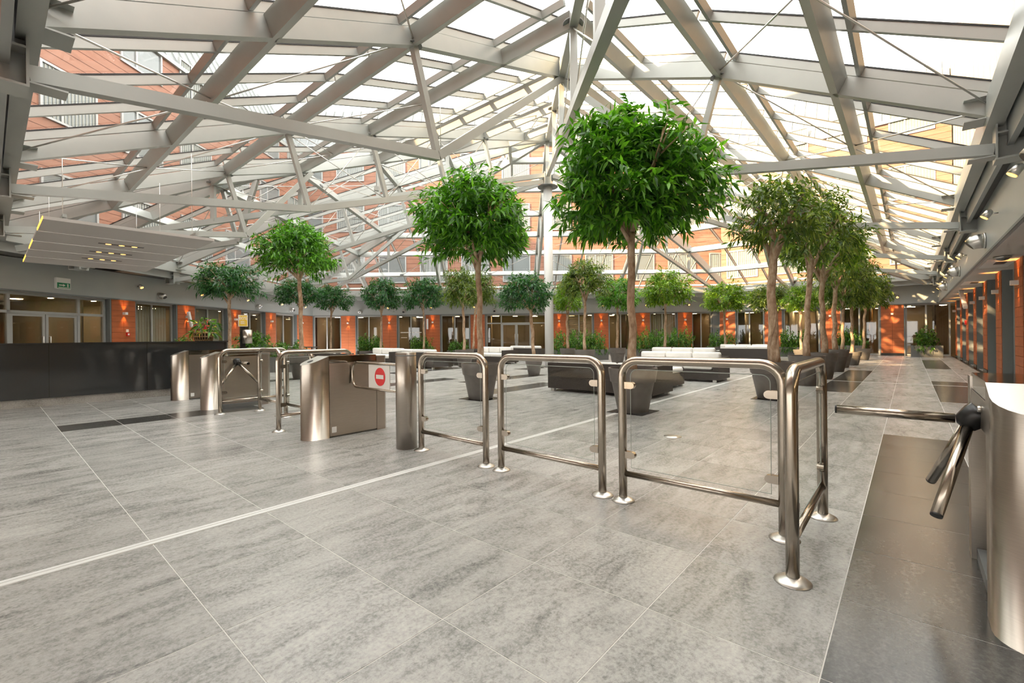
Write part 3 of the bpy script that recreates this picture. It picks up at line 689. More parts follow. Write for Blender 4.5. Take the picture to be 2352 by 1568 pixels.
# ------------------------------------------------------------------ turnstiles
def turnstile(u, v, side, label, sticker=True):
    """v is the middle of the body; side is +1 or -1 along v for the tripod"""
    root = at_uv('tripod_turnstile', u, v); tag(root, label, 'turnstile', 'stainless steel turnstiles')
    w = 0.14
    b = MB()
    # front column with its round nose and slanted top
    pl = [(0.27, -w), (0.27, w), (0.14, w)]
    for k in range(1, 12): a = math.radians(90 + 15 * k); pl.append((0.14 + 0.14 * math.cos(a), w * math.sin(a)))
    pl.append((0.14, -w)); n = len(pl)
    zt = lambda x: 0.985 - (0.10 * (0.27 - x) / 0.27) ** 1.0
    vs = [(x, y, 0.0) for x, y in pl] + [(x, y, zt(x)) for x, y in pl]
    b.add(vs, [(i, (i+1) % n, n + (i+1) % n, n + i) for i in range(n)], True); b.f.append(tuple(range(n))); b.sm.append(False)
    b.build('front_column', 'brushed', root)
    t_ = MB(); t_.add([(x, y, zt(x)) for x, y in pl], [tuple(range(n))]); t_.build('slanted_cap', 'cast_steel', root)
    MB().disc((0.11, 0, zt(0.11) + 0.002), (-0.37, 0, 1), 0.035, 0.004, 14).build('card_reader', 'black_plastic', root)
    # rear column
    pr = [(0.92, -w), (1.04, -w), (1.1, -w + 0.07), (1.1, w - 0.07), (1.04, w), (0.92, w)]
    MB().prism([(x, y, 0) for x, y in pr], (0, 0, 0.965)).build('rear_column', 'brushed', root)
    # middle: flat side panel on the back, recessed panel on the tripod side
    MB().box(0.275, 0.915, min(-side * w, -side * (w - 0.02)), max(-side * w, -side * (w - 0.02)), 0.02, 0.9).build('side_panel', 'brushed', root)
    yi = side * (w - 0.10); MB().box(0.275, 0.915, min(yi, yi - side * 0.02), max(yi, yi - side * 0.02), 0.06, 0.76).build('recessed_panel', 'brushed', root)
    MB().box(0.275, 0.915, -w + 0.005, w - 0.005, 0.905, 0.985).build('lid', 'polished', root)
    ys = sorted((side * (w - 0.002), -side * (w - 0.03))); MB().box(0.275, 0.915, ys[0], ys[1], 0.76, 0.9).build('mechanism_box', 'brushed', root)
    MB().box(0.275, 0.915, -w + 0.02, w - 0.1 + 0.08, 0.0, 0.06).build('foot', 'plate_dark', root)
    MB().disc((0.44, side * (w + 0.004), 0.85), (0, 1, 0), 0.014, 0.014, 12).build('lock', 'cast_steel', root)
    hub = Vector((0.52, side * (w + 0.008), 0.81))
    k = Vector((0, side, -1)).normalized()
    hb = MB().tube([hub - k * 0.03, hub + k * 0.0, hub + k * 0.055, hub + k * 0.075], [0.062, 0.062, 0.05, 0.022], 6).build('hub', 'black_plastic', root)
    for i in range(3):
        d = Vector((0, side, 0)); d.rotate(Matrix.Rotation(math.radians(120 * i), 4, k).to_quaternion()); p0 = hub + k * 0.03 + d * 0.05
        ar = MB().tube([p0, p0 + d * 0.46], 0.0225, 14).build('arm', 'tube_steel', root)
        MB().tube([p0 + d * 0.46, p0 + d * 0.468], 0.022, 14).build('end_cap', 'black_plastic', ar)
    if sticker: MB().box(0.30, 0.36, -side * (w + 0.0) - 0.001, -side * w + 0.001, 0.06, 0.13).build('sticker', 'white_plastic', root)
    return root
turnstile(2.5, -0.38, 1, 'stainless tripod turnstile cropped by the right edge, nearest the camera', False)
turnstile(2.42, 5.40, 1, 'stainless turnstile cabinet with closed flat side behind the no-entry gate')
turnstile(2.38, 9.13, -1, 'stainless turnstile on the left whose black tripod hub faces the camera', False)
turnstile(2.38, 11.05, 1, 'stainless turnstile cabinet standing against the black reception desk')

# ------------------------------------------------------------------ swing gate with sign
g0 = at_uv('swing_gate', 3.0, 4.15); tag(g0, 'round steel swing gate post with looped arm and red no-entry sign', 'gate')
MB().lathe([(0.112, 0.0), (0.112, 1.035), (0.108, 1.04)], 32).build('post', 'brushed', g0)
MB().lathe([(0.113, 1.0), (0.113, 1.012)], 32).build('post_ring', 'plate_dark', g0)
lp = [(-0.02, 0.1, 0.90), (-0.02, 0.5, 0.90), (-0.02, 0.95, 0.90)]
for k in range(0, 9):
    a = math.radians(90 - 22.5 * k); lp.append((-0.02, 0.98 + 0.10 * math.cos(a), (0.80 if k <= 4 else 0.70) + 0.10 * math.sin(a)))
lp += [(-0.02, 0.95, 0.60), (-0.02, 0.5, 0.60), (-0.02, 0.1, 0.60)]
MB().tube(lp, 0.016, 12).build('arm_loop', 'tube_steel', g0)
sg = MB().box(-0.028, -0.020, 0.27, 0.70, 0.615, 0.885).build('sign_plate', 'sign_white', g0)
MB().disc((-0.03, 0.46, 0.75), (1, 0, 0), 0.105, 0.004, 32).build('no_entry_disc', 'sign_red', sg)
MB().box(-0.034, -0.031, 0.385, 0.535, 0.727, 0.773).build('no_entry_bar', 'sign_white', sg)

# ------------------------------------------------------------------ reception desk
dk = at_uv('reception_desk', 0.75, 12.1); tag(dk, 'long black granite reception desk on a stone plinth', 'desk')
MB().box(-2.9, 2.95, 0.0, 0.7, 0.0, 0.147).build('plinth', 'plinth_stone', dk)
for k in range(-2, 2): MB().box(k * 1.45 + 0.004, (k + 1) * 1.45 - 0.004, -0.03, 0.0, 0.15, 1.14).build('front_panel', 'desk_black', dk)
MB().box(2.904, 2.935, -0.03, 0.7, 0.15, 1.14).build('end_panel', 'desk_black', dk)
MB().box(-2.9, 2.90, 0.0, 0.68, 0.147, 1.14).build('carcass', 'black_plinth', dk)
MB().box(-2.92, 2.96, -0.05, 0.72, 1.142, 1.17).build('counter_top', 'desk_black', dk)
# flowers in a wicker basket
fb = at_uv('flower_basket', 3.3, 12.35, 1.17); tag(fb, 'wicker basket of red and yellow tropical flowers on the reception desk', 'flowers')
b = MB()
for k in range(22):
    a = 2 * math.pi * k / 22; b.tube([(0.16 * math.cos(a), 0.16 * math.sin(a), 0), (0.21 * math.cos(a), 0.21 * math.sin(a), 0.2)], 0.012, 6)
for z, r_ in ((0.02, 0.165), (0.1, 0.188), (0.19, 0.21)): b.tube([(r_ * math.cos(2*math.pi*k/20), r_ * math.sin(2*math.pi*k/20), z) for k in range(20)], 0.012, 6, True)
b.build('basket', 'basket', fb)
MB().lathe([(0.15, 0.02), (0.19, 0.17)], 18).build('liner', 'soil', fb)

# ------------------------------------------------------------------ foliage
def foliage(seed, ntw, per, rx, ry, zu, zd, llen, lwid, spread=0.30, shell=(0.5, 1.0), up=0.15, flat=0.0):
    """leaf sprays on twigs filling a dome: returns numpy verts, faces (4 triangles a leaf)"""
    g_ = np.random.default_rng(seed); V_, base = [], []
    d = g_.normal(size=(ntw, 3)); d /= np.linalg.norm(d, axis=1)[:, None]
    low = d[:, 2] < -0.82; d[low, 2] *= -0.6; d /= np.linalg.norm(d, axis=1)[:, None]
    rad = shell[0] + (shell[1] - shell[0]) * g_.random(ntw) ** 0.55
    lump = 1 + 0.14 * np.sin(3 * np.arctan2(d[:, 1], d[:, 0]) + seed) + 0.10 * np.sin(5 * d[:, 2] + 2 * d[:, 0] * 3 + seed)
    rad = rad * lump
    P = d * rad[:, None]; P[:, 0] *= rx; P[:, 1] *= ry; P[:, 2] *= np.where(P[:, 2] > 0, zu, zd)
    T_ = d * np.array([1, 1, 0.6]) + g_.normal(size=(ntw, 3)) * 0.35; T_[:, 2] += up; T_ /= np.linalg.norm(T_, axis=1)[:, None]
    n = ntw * per; ti = np.repeat(np.arange(ntw), per); f_ = np.tile(np.linspace(-1, 0.15, per), ntw)
    pos = P[ti] + T_[ti] * (f_ * spread)[:, None]; pos[:, 2] -= 0.25 * spread * (f_ + 1) ** 2 * 0.3
    r1 = g_.normal(size=(n, 3)); r1 -= T_[ti] * np.sum(r1 * T_[ti], 1)[:, None]; r1 /= np.linalg.norm(r1, axis=1)[:, None]
    D = T_[ti] * 0.55 + r1 * 0.75; D[:, 2] -= 0.22 + 0.25 * g_.random(n); D /= np.linalg.norm(D, axis=1)[:, None]
    upv = np.array([0, 0, 1.0]) + g_.normal(size=(n, 3)) * 0.45
    S = np.cross(D, upv); S /= np.linalg.norm(S, axis=1)[:, None]; N = np.cross(S, D)
    ln = (llen * (0.65 + 0.6 * g_.random(n)))[:, None]; wd = (lwid * (0.7 + 0.5 * g_.random(n)))[:, None]
    droop = np.zeros((n, 3)); droop[:, 2] = -0.16 * ln[:, 0]
    b0 = pos; Lf = pos + D * ln * 0.42 + S * wd * 0.5 + N * wd * 0.16; Rt = pos + D * ln * 0.42 - S * wd * 0.5 + N * wd * 0.16; Md = pos + D * ln * 0.48; Tp = pos + D * ln + droop
    vs = np.stack([b0, Lf, Md, Rt, Tp], 1).reshape(-1, 3)
    k = np.arange(n)[:, None, None] * 5; fs = (k + np.array([[0, 3, 2], [0, 2, 1], [3, 4, 2], [2, 4, 1]])[None]).reshape(-1, 3)
    return vs, fs, P
def np_mesh(name, vs, fs, m):
    me = bpy.data.meshes.new(name); me.vertices.add(len(vs)); me.vertices.foreach_set('co', vs.astype(np.float32).ravel())
    me.loops.add(fs.size); me.loops.foreach_set('vertex_index', fs.astype(np.int32).ravel()); me.polygons.add(len(fs))
    me.polygons.foreach_set('loop_start', np.arange(0, fs.size, 3, dtype=np.int32)); me.polygons.foreach_set('loop_total', np.full(len(fs), 3, np.int32))
    me.materials.append(MAT[m]); me.update(calc_edges=True); return me
def stuff(o): o['kind'] = 'stuff'; return o
# petals and leaves of the basket
for nm, mt, c_, n_ in (('leaves', 'shrub_green', 0.34, 26), ('petals', 'sign_red', 0.26, 9), ('petals', 'sign_yellow', 0.24, 12)):
    vs, fs, _ = foliage(hash(mt) % 97 if False else n_, n_, 5, c_, c_, 0.34, 0.0, 0.2 if nm == 'leaves' else 0.11, 0.05 if nm == 'leaves' else 0.035, 0.12)
    stuff(link(nm, np_mesh(nm, vs, fs, mt), fb, (0, 0, 0.2)))

POT_BIG = [(0.22, 0.0), (0.235, 0.02), (0.325, 0.47), (0.345, 0.475), (0.375, 0.665), (0.375, 0.69), (0.35, 0.69), (0.345, 0.62), (0.0, 0.62)]
def pot(parent, k, hgt):
    prof = [(r_ * k, z * hgt / 0.69) for r_, z in POT_BIG]
    q = MB(); q.lathe(prof[:3], 36, caps=False); q.lathe([prof[2], prof[3]], 36, smooth=False, caps=False); q.lathe(prof[3:6], 36, caps=False); q.lathe(prof[5:7], 36, smooth=False, caps=False); q.lathe(prof[6:8], 36, caps=False); q.build('pot', 'pot_grey', parent)
    MB().lathe([(0.346 * k, 0.6 * hgt / 0.69), (0.346 * k, 0.625 * hgt / 0.69)], 24).build('soil', 'soil', parent)
def ficus(label, X, Y, potk, poth, cx, rx, z0, z1, leafm, seed, ntw, per, llen, lwid, tr=0.06, cy=0.0, mesh=None, lean=0.0, forks=5, shaped=None):
    root = empty('potted_ficus', (X, Y, 0)); root.rotation_euler = (0, 0, 0); tag(root, label, 'tree', 'ficus trees in grey pots')
    pot(root, potk, poth)
    zc = z0 + (z1 - z0) * 0.42; zu = z1 - zc; zd = zc - z0; zf = z0 + (z1 - z0) * 0.10; rr = random.Random(seed)
    dx = cx - X
    tp = [(lean * 0.6, 0, poth * 0.85), (lean * 0.3 + dx * 0.1, 0.01, poth + (zf - poth) * 0.3), (dx * 0.25 + rr.uniform(-.03, .03), 0.02, poth + (zf - poth) * 0.65), (dx * 0.5, 0.0, zf)]
    pts = []
    for i in range(13):
        t = i / 12 * 3; k = min(int(t), 2); f_ = t - k; pts.append(Vector(tp[k]).lerp(Vector(tp[k + 1]), f_) + Vector((math.sin(i * 1.3 + seed) * 0.012, math.cos(i * 1.7 + seed) * 0.012, 0)))
    MB().tube(pts, [tr * (1.35 - 0.3 * min(1, i / 3) - 0.15 * i / 12) for i in range(13)], 12).build('trunk', 'bark', root)
    if lean and tr > 0.07:      # strands of the braided trunk
        for q in range(3):
            MB().tube([pts[i] + Vector((math.cos(q * 2.1 + i * 0.55), math.sin(q * 2.1 + i * 0.55), 0)) * tr * (1.05 - 0.04 * i) for i in range(0, 9)], [tr * (0.55 - 0.045 * i) for i in range(9)], 8).build('strand', 'bark', root)
    b = MB(); top = pts[-1]
    for k in range(forks):
        a = 2 * math.pi * k / forks + rr.uniform(-.4, .4); r_ = rx * rr.uniform(0.45, 0.7); e_ = Vector((dx + r_ * math.cos(a), cy + r_ * math.sin(a), zc + rr.uniform(-0.1, 0.6) * zu)); st = pts[rr.choice([10, 11, 12])]
        m1 = st.lerp(e_, 0.35) + Vector((0, 0, 0.05)); m2 = st.lerp(e_, 0.7) + Vector((rr.uniform(-.05, .05), rr.uniform(-.05, .05), 0.04))
        b.tube([st, m1, m2, e_], [tr * 0.62, tr * 0.5, tr * 0.36, tr * 0.16], 7)
        for q in range(3):
            a2 = a + rr.uniform(-1, 1); e2 = m2 + Vector((math.cos(a2), math.sin(a2), rr.uniform(-0.1, 0.9))) * rx * 0.42; b.tube([m1 if q == 0 else m2, e2], [tr * 0.3, tr * 0.1], 5)
    b.build('branches', 'bark', root)
    if mesh is None:
        vs, fs, _ = foliage(seed, ntw, per, rx, rx * 0.95, zu, zd, llen, lwid, min(0.45, 0.32 * rx)); mesh = np_mesh('foliage', vs, fs, leafm)
        o = link('foliage', mesh, root, (dx, cy, zc))
    else:
        o = link('foliage', mesh, root, (dx, cy, zc), rr.uniform(0, 6.28)); o.scale = (rx, rx, zu if shaped is None else shaped)
    stuff(o); return root
# nearest trees, each with its own crown
ficus('tallest potted ficus with dense bright green crown beside the front railings', 1.89, 7.18, 1, 0.69, 1.92, 1.22, 2.6, 4.74, 'leaf_green', 3, 640, 17, 0.20, 0.056, 0.062)
ficus('potted ficus with forked trunk and wide crown left of the white column', -0.62, 8.88, 1, 0.69, -0.68, 1.15, 2.6, 4.45, 'leaf_green', 5, 520, 16, 0.18, 0.05, 0.055, forks=6)
ficus('front ficus of the right row, thin open crown over a braided trunk', 4.80, 8.47, 1, 0.69, 4.98, 0.86, 2.75, 4.1, 'leaf_olive', 8, 210, 12, 0.18, 0.04, 0.075, forks=7, lean=0.1)
ficus('second ficus of the right row, crown reaching into the first', 6.83, 10.6, 1, 0.69, 7.12, 0.92, 2.75, 4.55, 'leaf_olive', 9, 230, 13, 0.19, 0.042, 0.06)
ficus('third ficus of the right row with the fullest green crown', 8.2, 12.1, 1, 0.69, 8.32, 1.08, 2.7, 4.6, 'leaf_lime', 12, 260, 13, 0.19, 0.042, 0.065, lean=0.15)
ficus('fourth ficus of the right row before the dark floor tiles', 10.1, 14.3, 1, 0.69, 10.22, 1.02, 2.5, 4.4, 'leaf_olive', 14, 220, 13, 0.19, 0.042, 0.065)
ficus('ficus with dense round crown behind the left turnstile railings', -6.36, 13.78, 1, 0.69, -6.44, 1.2, 3.02, 4.75, 'leaf_green', 17, 420, 15, 0.19, 0.046, 0.06, forks=6)
ficus('ficus with flat dark crown rising behind the reception desk flowers', -10.2, 16.5, 1, 0.69, -10.25, 1.2, 2.68, 4.0, 'leaf_deep', 19, 280, 14, 0.19, 0.042, 0.055, forks=6)
CR = {}
for k, (mt, sd_) in enumerate((('leaf_deep', 31), ('leaf_green', 33), ('leaf_olive', 35), ('leaf_lime', 37))):
    vs, fs, _ = foliage(sd_, 330, 13, 1, 1, 1, 0.8, 0.19, 0.046, 0.32); CR[mt] = np_mesh('foliage', vs, fs, mt)
for (lb, X, Y, pk, ph, cx, rx, z0, z1, lm, sd_) in (
    ('fifth ficus of the right row in a small pot', 11.5, 15.9, 0.75, 0.5, 11.65, 0.92, 2.05, 3.75, 'leaf_olive', 41),
    ('sixth ficus of the right row, mostly hidden by the fifth', 12.75, 17.1, 0.75, 0.5, 12.7, 0.85, 2.2, 3.7, 'leaf_olive', 42),
    ('last ficus of the right row in a small tapered pot on open floor', 15.65, 20.33, 0.75, 0.5, 15.95, 0.85, 2.3, 3.95, 'leaf_olive', 43),
    ('dark ficus half hidden behind the round-crowned left ficus', -9.73, 21.0, 0.9, 0.6, -9.8, 1.0, 2.75, 3.95, 'leaf_deep', 44),
    ('small dark ficus before the glazing at the left far corner', -9.13, 23.0, 0.9, 0.6, -9.04, 0.98, 2.66, 3.92, 'leaf_deep', 45),
    ('dark green ficus above the white sofas at the left of the far wall', -6.75, 23.5, 0.9, 0.6, -6.71, 0.98, 2.67, 4.3, 'leaf_deep', 46),
    ('dark green ficus with a forked trunk left of the far windows lettering', -4.53, 23.5, 0.9, 0.6, -4.55, 1.08, 2.69, 4.3, 'leaf_deep', 47),
    ('yellowish ficus in a wide pot left of the far double door', -1.9, 18.2, 1, 0.69, -2.0, 0.78, 2.4, 3.95, 'leaf_olive', 48),
    ('slim ficus behind the wide-crowned one beside the far double door', -1.96, 23.0, 0.9, 0.6, -1.55, 0.8, 2.8, 4.45, 'leaf_olive', 49),
    ('low ficus in a small pot standing in front of the far double door', 0.66, 13.98, 0.72, 0.5, 0.47, 0.82, 1.98, 3.15, 'leaf_deep', 50),
    ('small ficus immediately right of the white column', 2.3, 18.9, 0.85, 0.69, 2.32, 0.68, 2.2, 3.45, 'leaf_lime', 51),
    ('ficus with yellow-topped crown in the wide pot right of the column', 2.65, 16.7, 1, 0.69, 2.67, 0.95, 2.6, 3.95, 'leaf_olive', 52),
    ('small green ficus half hidden by the tallest tree trunk', 4.33, 18.8, 0.92, 0.69, 4.39, 0.86, 2.24, 3.6, 'leaf_green', 53),
    ('bright spreading ficus behind the white corner sofas', 6.6, 19.7, 1, 0.69, 6.65, 1.14, 2.42, 4.0, 'leaf_lime', 54),
    ('lime green round ficus before the far right bend of the wall', 10.5, 22.5, 0.9, 0.6, 10.48, 1.15, 2.3, 3.8, 'leaf_lime', 55),
    ('thin-trunked ficus left of the braided front trunk', 12.33, 21.5, 0.8, 0.5, 12.11, 0.92, 2.25, 3.55, 'leaf_olive', 56),
    ('bright green ficus seen between the trunks of the right row', 12.65, 20.0, 0.8, 0.5, 12.75, 0.75, 2.15, 3.4, 'leaf_lime', 57)):
    zc = z0 + (z1 - z0) * 0.42
    ficus(lb, X, Y, pk, ph, cx, rx, z0, z1, lm, sd_, 0, 0, 0, 0, 0.05, 0.0, CR[lm], shaped=(z1 - zc))
# black mats under the big front pots
for lb, u, v in (('flat black mat under the tallest ficus pot', 6.66, 3.29), ('flat black mat under the ficus pot left of the column', 6.29, 6.3), ('flat black mat under the braided ficus pot', 9.52, 1.92)):
    o = MB().box(-0.3, 0.3, -0.3, 0.3, 0.001, 0.008).build('floor_mat', 'black_plinth', None, (*xy(u, v), 0), ROT); tag(o, lb, 'mat', 'mats under pots')

# ------------------------------------------------------------------ shrubs in planters
SH = []
for sd_ in (61, 62, 63):
    vs, fs, _ = foliage(sd_, 150, 10, 1, 1, 1, 0.35, 0.2, 0.085, 0.34, (0.25, 1.0), 0.5); SH.append(np_mesh('foliage', vs, fs, 'shrub_green'))
def planter(label, X, Y, rz, L, D, H, sh, n=1, round_=False):
    root = empty('planter', (X, Y, 0), rz); tag(root, label, 'planter', 'grey planters with glossy shrubs')
    if round_: MB().lathe([(L * 0.40, 0), (L * 0.5, H), (L * 0.47, H), (L * 0.46, H - 0.06)], 28, caps=False).build('tub', 'planter_grey', root); MB().lathe([(L * 0.46, H - 0.07), (L * 0.46, H - 0.05)], 24).build('soil', 'soil', root)
    else:
        b = MB(); t = 0.03; b.box(-L/2, L/2, -D/2, -D/2 + t, 0, H); b.box(-L/2, L/2, D/2 - t, D/2, 0, H); b.box(-L/2, -L/2 + t, -D/2 + t, D/2 - t, 0, H); b.box(L/2 - t, L/2, -D/2 + t, D/2 - t, 0, H); b.build('box', 'planter_grey', root)
        MB().box(-L/2 + t, L/2 - t, -D/2 + t, D/2 - t, 0.0, H - 0.05).build('soil', 'soil', root)
    for k in range(n):
        x = (k - (n - 1) / 2) * (L / n) * 0.9
        o = link('foliage', SH[(k + int(abs(X) * 3)) % 3], root, (x, 0, H), k * 1.1 + X); o.scale = (max(L / n * 0.62, 0.3), max(D * 0.8, 0.35), sh); stuff(o)
    return root
planter('long low planter with shrubs right of the white column', 3.3, 22.8, 0, 2.9, 0.6, 0.52, 1.0, 4)
planter('long low planter with the tall red-tipped shrubs behind the white sofas', 7.4, 22.8, 0, 3.4, 0.6, 0.52, 1.05, 5)
planter('square grey planter with a wide shrub in the far right corner', *xy(29.75, -0.62), ROT + math.pi / 2, 1.15, 0.6, 0.56, 0.9, 1)
planter('planter with shrub at the window left of the corner pier', *xy(29.4, 2.4), ROT + math.pi / 2, 1.2, 0.6, 0.56, 1.0, 2)
planter('planter with shrub between the trunks of the right row', *xy(27.6, 4.6), ROT + math.pi / 2, 1.3, 0.6, 0.5, 1.0, 2)
planter('planter with shrub at the glazed bay near the wall bend', 11.9, 25.9, 0, 1.6, 0.6, 0.5, 0.9, 2)
planter('planter with feathery shrub before the left far windows', -7.7, 24.9, 0, 1.4, 0.6, 0.5, 0.9, 2)
planter('planter with shrub under the far window lettering', -5.2, 26.2, 0, 1.3, 0.6, 0.45, 0.9, 2)
planter('planter with low shrub at the window left of the far door', -3.1, 26.2, 0, 1.2, 0.6, 0.45, 0.6, 2)
planter('round grey tub with leafy shrub beside the reception desk', -7.15, 12.6, 0, 0.62, 0.62, 0.98, 0.5, 1, True)
planter('dark bushy planter beyond the round tub by the left wall', -8.3, 16.8, 0.2, 1.3, 0.7, 0.55, 0.62, 2)
planter('small planter behind the reception desk at the blinds', -12.3, 17.2, 1.5, 0.8, 0.5, 0.8, 0.6, 1)

# ------------------------------------------------------------------ seating
def sofa(label, u, v, ang, L, seats, ch=0.73):
    p = xy(u, v); root = empty('rattan_sofa', (p[0], p[1], 0), ROT + math.radians(ang)); tag(root, label, 'sofa', 'dark rattan sofas with white cushions')
    D = 0.98
    MB().box(0.0, L, 0.0, D, 0.06, 0.31).build('base', 'rattan', root)
    MB().box(0.0, L, 0.0, 0.13, 0.312, 0.62).build('backrest', 'rattan', root)
    for x in (0.0, L - 0.13): MB().box(x, x + 0.13, 0.132, D, 0.312, 0.60).build('armrest', 'rattan', root)
    w_ = (L - 0.28) / seats
    for k in range(seats):
        MB().rbox(0.14 + k * w_ + 0.005, 0.14 + (k + 1) * w_ - 0.005, 0.16, D + 0.01, 0.313, 0.46, 0.05).build('seat_cushion', 'cushion', root)
        MB().rbox(0.14 + k * w_ + 0.01, 0.14 + (k + 1) * w_ - 0.01, 0.135, 0.33, 0.462, ch, 0.06).build('back_cushion', 'cushion', root)
    for x in (0.06, L - 0.14):
        for y in (0.03, D - 0.11): MB().box(x, x + 0.08, y, y + 0.08, 0.0, 0.06).build('foot', 'white_plastic', root)
    return root
sofa('dark rattan sofa with its back to the front railings, beside the tallest ficus pot', 8.15, 6.05, -90, 2.42, 3, 0.645)
sofa('rattan sofa with white cushions facing the camera behind the tallest ficus', 12.85, 3.58, 90, 2.5, 3)
sofa('white cushioned rattan sofa in the second row behind the camera-facing one', 17.0, 5.0, 90, 2.6, 3)
sofa('rattan sofa seen from its plain back left of the braided ficus trunk', 19.6, 5.85, -90, 1.9, 2)
sofa('rattan sofa facing camera beyond the plain-backed one', 23.0, 4.6, 90, 2.3, 3)
sofa('rattan sofa turned away at the left end of the hall near the gate post', 11.0, 15.9, -90, 2.4, 3)
sofa('rattan sofa facing it from the middle of the hall, partly behind the gate post', 15.6, 13.2, 90, 2.4, 3)
sofa('long white cushioned sofa behind the left steel cabinet', 12.2, 16.6, 90, 2.6, 3)
sofa('rattan sofa turned away behind the left steel cabinet', 8.6, 18.6, -90, 1.9, 2)
sofa('rattan sofa left of the far double door', 17.2, 15.4, -90, 2.2, 2)
def ottoman(label, u, v, a, b_, cushion=True):
    root = at_uv('rattan_ottoman' if cushion else 'coffee_table', u, v); tag(root, label, 'ottoman' if cushion else 'table')
    MB().box(0, a, 0, b_, 0.05, 0.32).build('base', 'rattan', root)
    if cushion: MB().rbox(0.01, a - 0.01, 0.01, b_ - 0.01, 0.322, 0.44, 0.05).build('cushion', 'cushion', root)
    else: MB().box(-0.02, a + 0.02, -0.02, b_ + 0.02, 0.322, 0.345).build('top', 'black_plinth', root)
    for x in (0.03, a - 0.1):
        for y in (0.03, b_ - 0.1): MB().box(x, x + 0.07, y, y + 0.07, 0, 0.05).build('foot', 'white_plastic', root)
ottoman('rattan ottoman with white cushion between the two near sofas', 9.75, 4.0, 1.0, 0.9)
ottoman('low dark rattan table before the second row sofa', 14.6, 5.6, 0.9, 1.0, False)
ottoman('low dark rattan table between the left sofas', 13.0, 14.2, 0.9, 0.9, False)

# ------------------------------------------------------------------ lamps on the piers
def spot(parent, loc, up, energy, size=75):
    d = bpy.data.lights.new('sconce_beam', 'SPOT'); d.energy = energy; d.color = (1.0, 0.42, 0.10); d.spot_size = math.radians(size); d.spot_blend = 0.8; d.shadow_soft_size = 0.03
    o = bpy.data.objects.new('sconce_beam', d); C.objects.link(o); o.parent = parent; o.location = loc; o.rotation_euler = (math.pi if up else 0, 0, 0)
sm = MB(); t = 0.006; sm.box(-0.05, 0.05, 0.13, 0.13 + t, -0.045, 0.045); sm.box(-0.05, 0.05, 0.022, 0.028, -0.045, 0.045); sm.box(-0.05, -0.044, 0.028, 0.13, -0.045, 0.045); sm.box(0.044, 0.05, 0.028, 0.13, -0.045, 0.045)
SCM = bpy.data.meshes.new('housing'); SCM.from_pydata(sm.v, [], sm.f); SCM.materials.append(MAT['white_plastic'])
gm = MB(); gm.box(-0.043, 0.043, 0.03, 0.128, -0.008, 0.008); SGM = bpy.data.meshes.new('lamp'); SGM.from_pydata(gm.v, [], gm.f); SGM.materials.append(MAT['lamp_glow'])
def sconces(wname, piers, phrase):
    Wl = WALLS[wname]; M_ = Matrix.Translation(Wl.location) @ Matrix.Rotation(Wl.rotation_euler[2], 4, 'Z')
    for k, c in enumerate(piers):
        root = empty('wall_sconce', M_ @ Vector((c, 0, 2.16)), Wl.rotation_euler[2]); tag(root, 'up-and-down wall sconce on %s' % phrase(k), 'wall lamp', 'glowing up-and-down sconces')
        link('housing', SCM, root); link('lamp', SGM, root)
        spot(root, (0, 0.085, 0.05), True, 17, 72); spot(root, (0, 0.085, -0.05), False, 17, 72)
sconces('wall_left', left_piers[1:], lambda k: 'the %s terracotta pier of the left wall from its far corner' % ORD[k])
sconces('wall_far', sorted(far_piers), lambda k: 'the %s terracotta pier of the far wall from the right' % ORD[k])
sconces('wall_far_right', sorted(fr_piers), lambda k: 'the %s terracotta pier of the far right wall from its corner' % ORD[k])
sconces('wall_right', rq[2:], lambda k: 'the %s terracotta pier of the right wall from the camera' % ORD[k])
# small spotlights and round air nozzles on the fascia
def on_wall(wname, s, y, z): Wl = WALLS[wname]; return (Matrix.Translation(Wl.location) @ Matrix.Rotation(Wl.rotation_euler[2], 4, 'Z')) @ Vector((s, y, z)), Wl.rotation_euler[2]
def fascia_spot(wname, s, y, z, label):
    p, rz = on_wall(wname, s, y, z); root = empty('fascia_spotlight', p, rz); tag(root, label, 'spotlight', 'small spotlights on the fascia')
    MB().tube([(0, 0, 0), (0, 0.09, 0)], 0.012, 8).build('arm', 'cast_steel', root)
    h = MB().tube([(0, 0.07, 0.05), (0, 0.10, 0.03), (0, 0.16, -0.05)], [0.025, 0.05, 0.06], 14).build('head', 'cast_steel', root)
    MB().disc((0, 0.164, -0.055), (0, 0.6, -0.8), 0.054, 0.006, 14).build('lamp', 'lamp_glow', h)
def nozzle(wname, s, y, z, label, r=0.14):
    p, rz = on_wall(wname, s, y, z); root = empty('air_nozzle', p, rz); tag(root, label, 'air nozzle', 'round air nozzles on the fascia')
    MB().tube([(0, 0, 0), (0, 0.03, 0)], r, 20).build('collar', 'cast_steel', root)
    MB().tube([(0, 0.03, 0), (0, 0.10, -0.005), (0, 0.17, -0.03), (0, 0.22, -0.07)], [r * 0.93, r * 0.92, r * 0.82, r * 0.66], 20).build('ball', 'cast_steel', root)
    MB().disc((0, 0.222, -0.073), (0, 0.75, -0.65), r * 0.58, 0.004, 16).build('mouth', 'black_plastic', root)
for k, s in enumerate((1.2, 3.7, 6.65, 9.7, 12.65)): fascia_spot('wall_left', s, 0.06, 3.18, '%s small spotlight along the left fascia from the far corner' % ORD[k])
for k, s in enumerate((2.6, 5.75, 11.7)): nozzle('wall_left', s, 0.06, 2.92, '%s air nozzle along the left fascia from the far corner' % ORD[k], 0.13)
for k in range(9): fascia_spot('wall_far', 1.95 + 2.75 * k, 0.06, 3.15, '%s small spotlight along the far fascia from the right' % ORD[k])
for k, s in enumerate((3.6, 9.1, 14.4, 20.2, 23.0)): nozzle('wall_far', s, 0.06, 2.9, '%s air nozzle along the far fascia from the right' % ORD[k], 0.13)
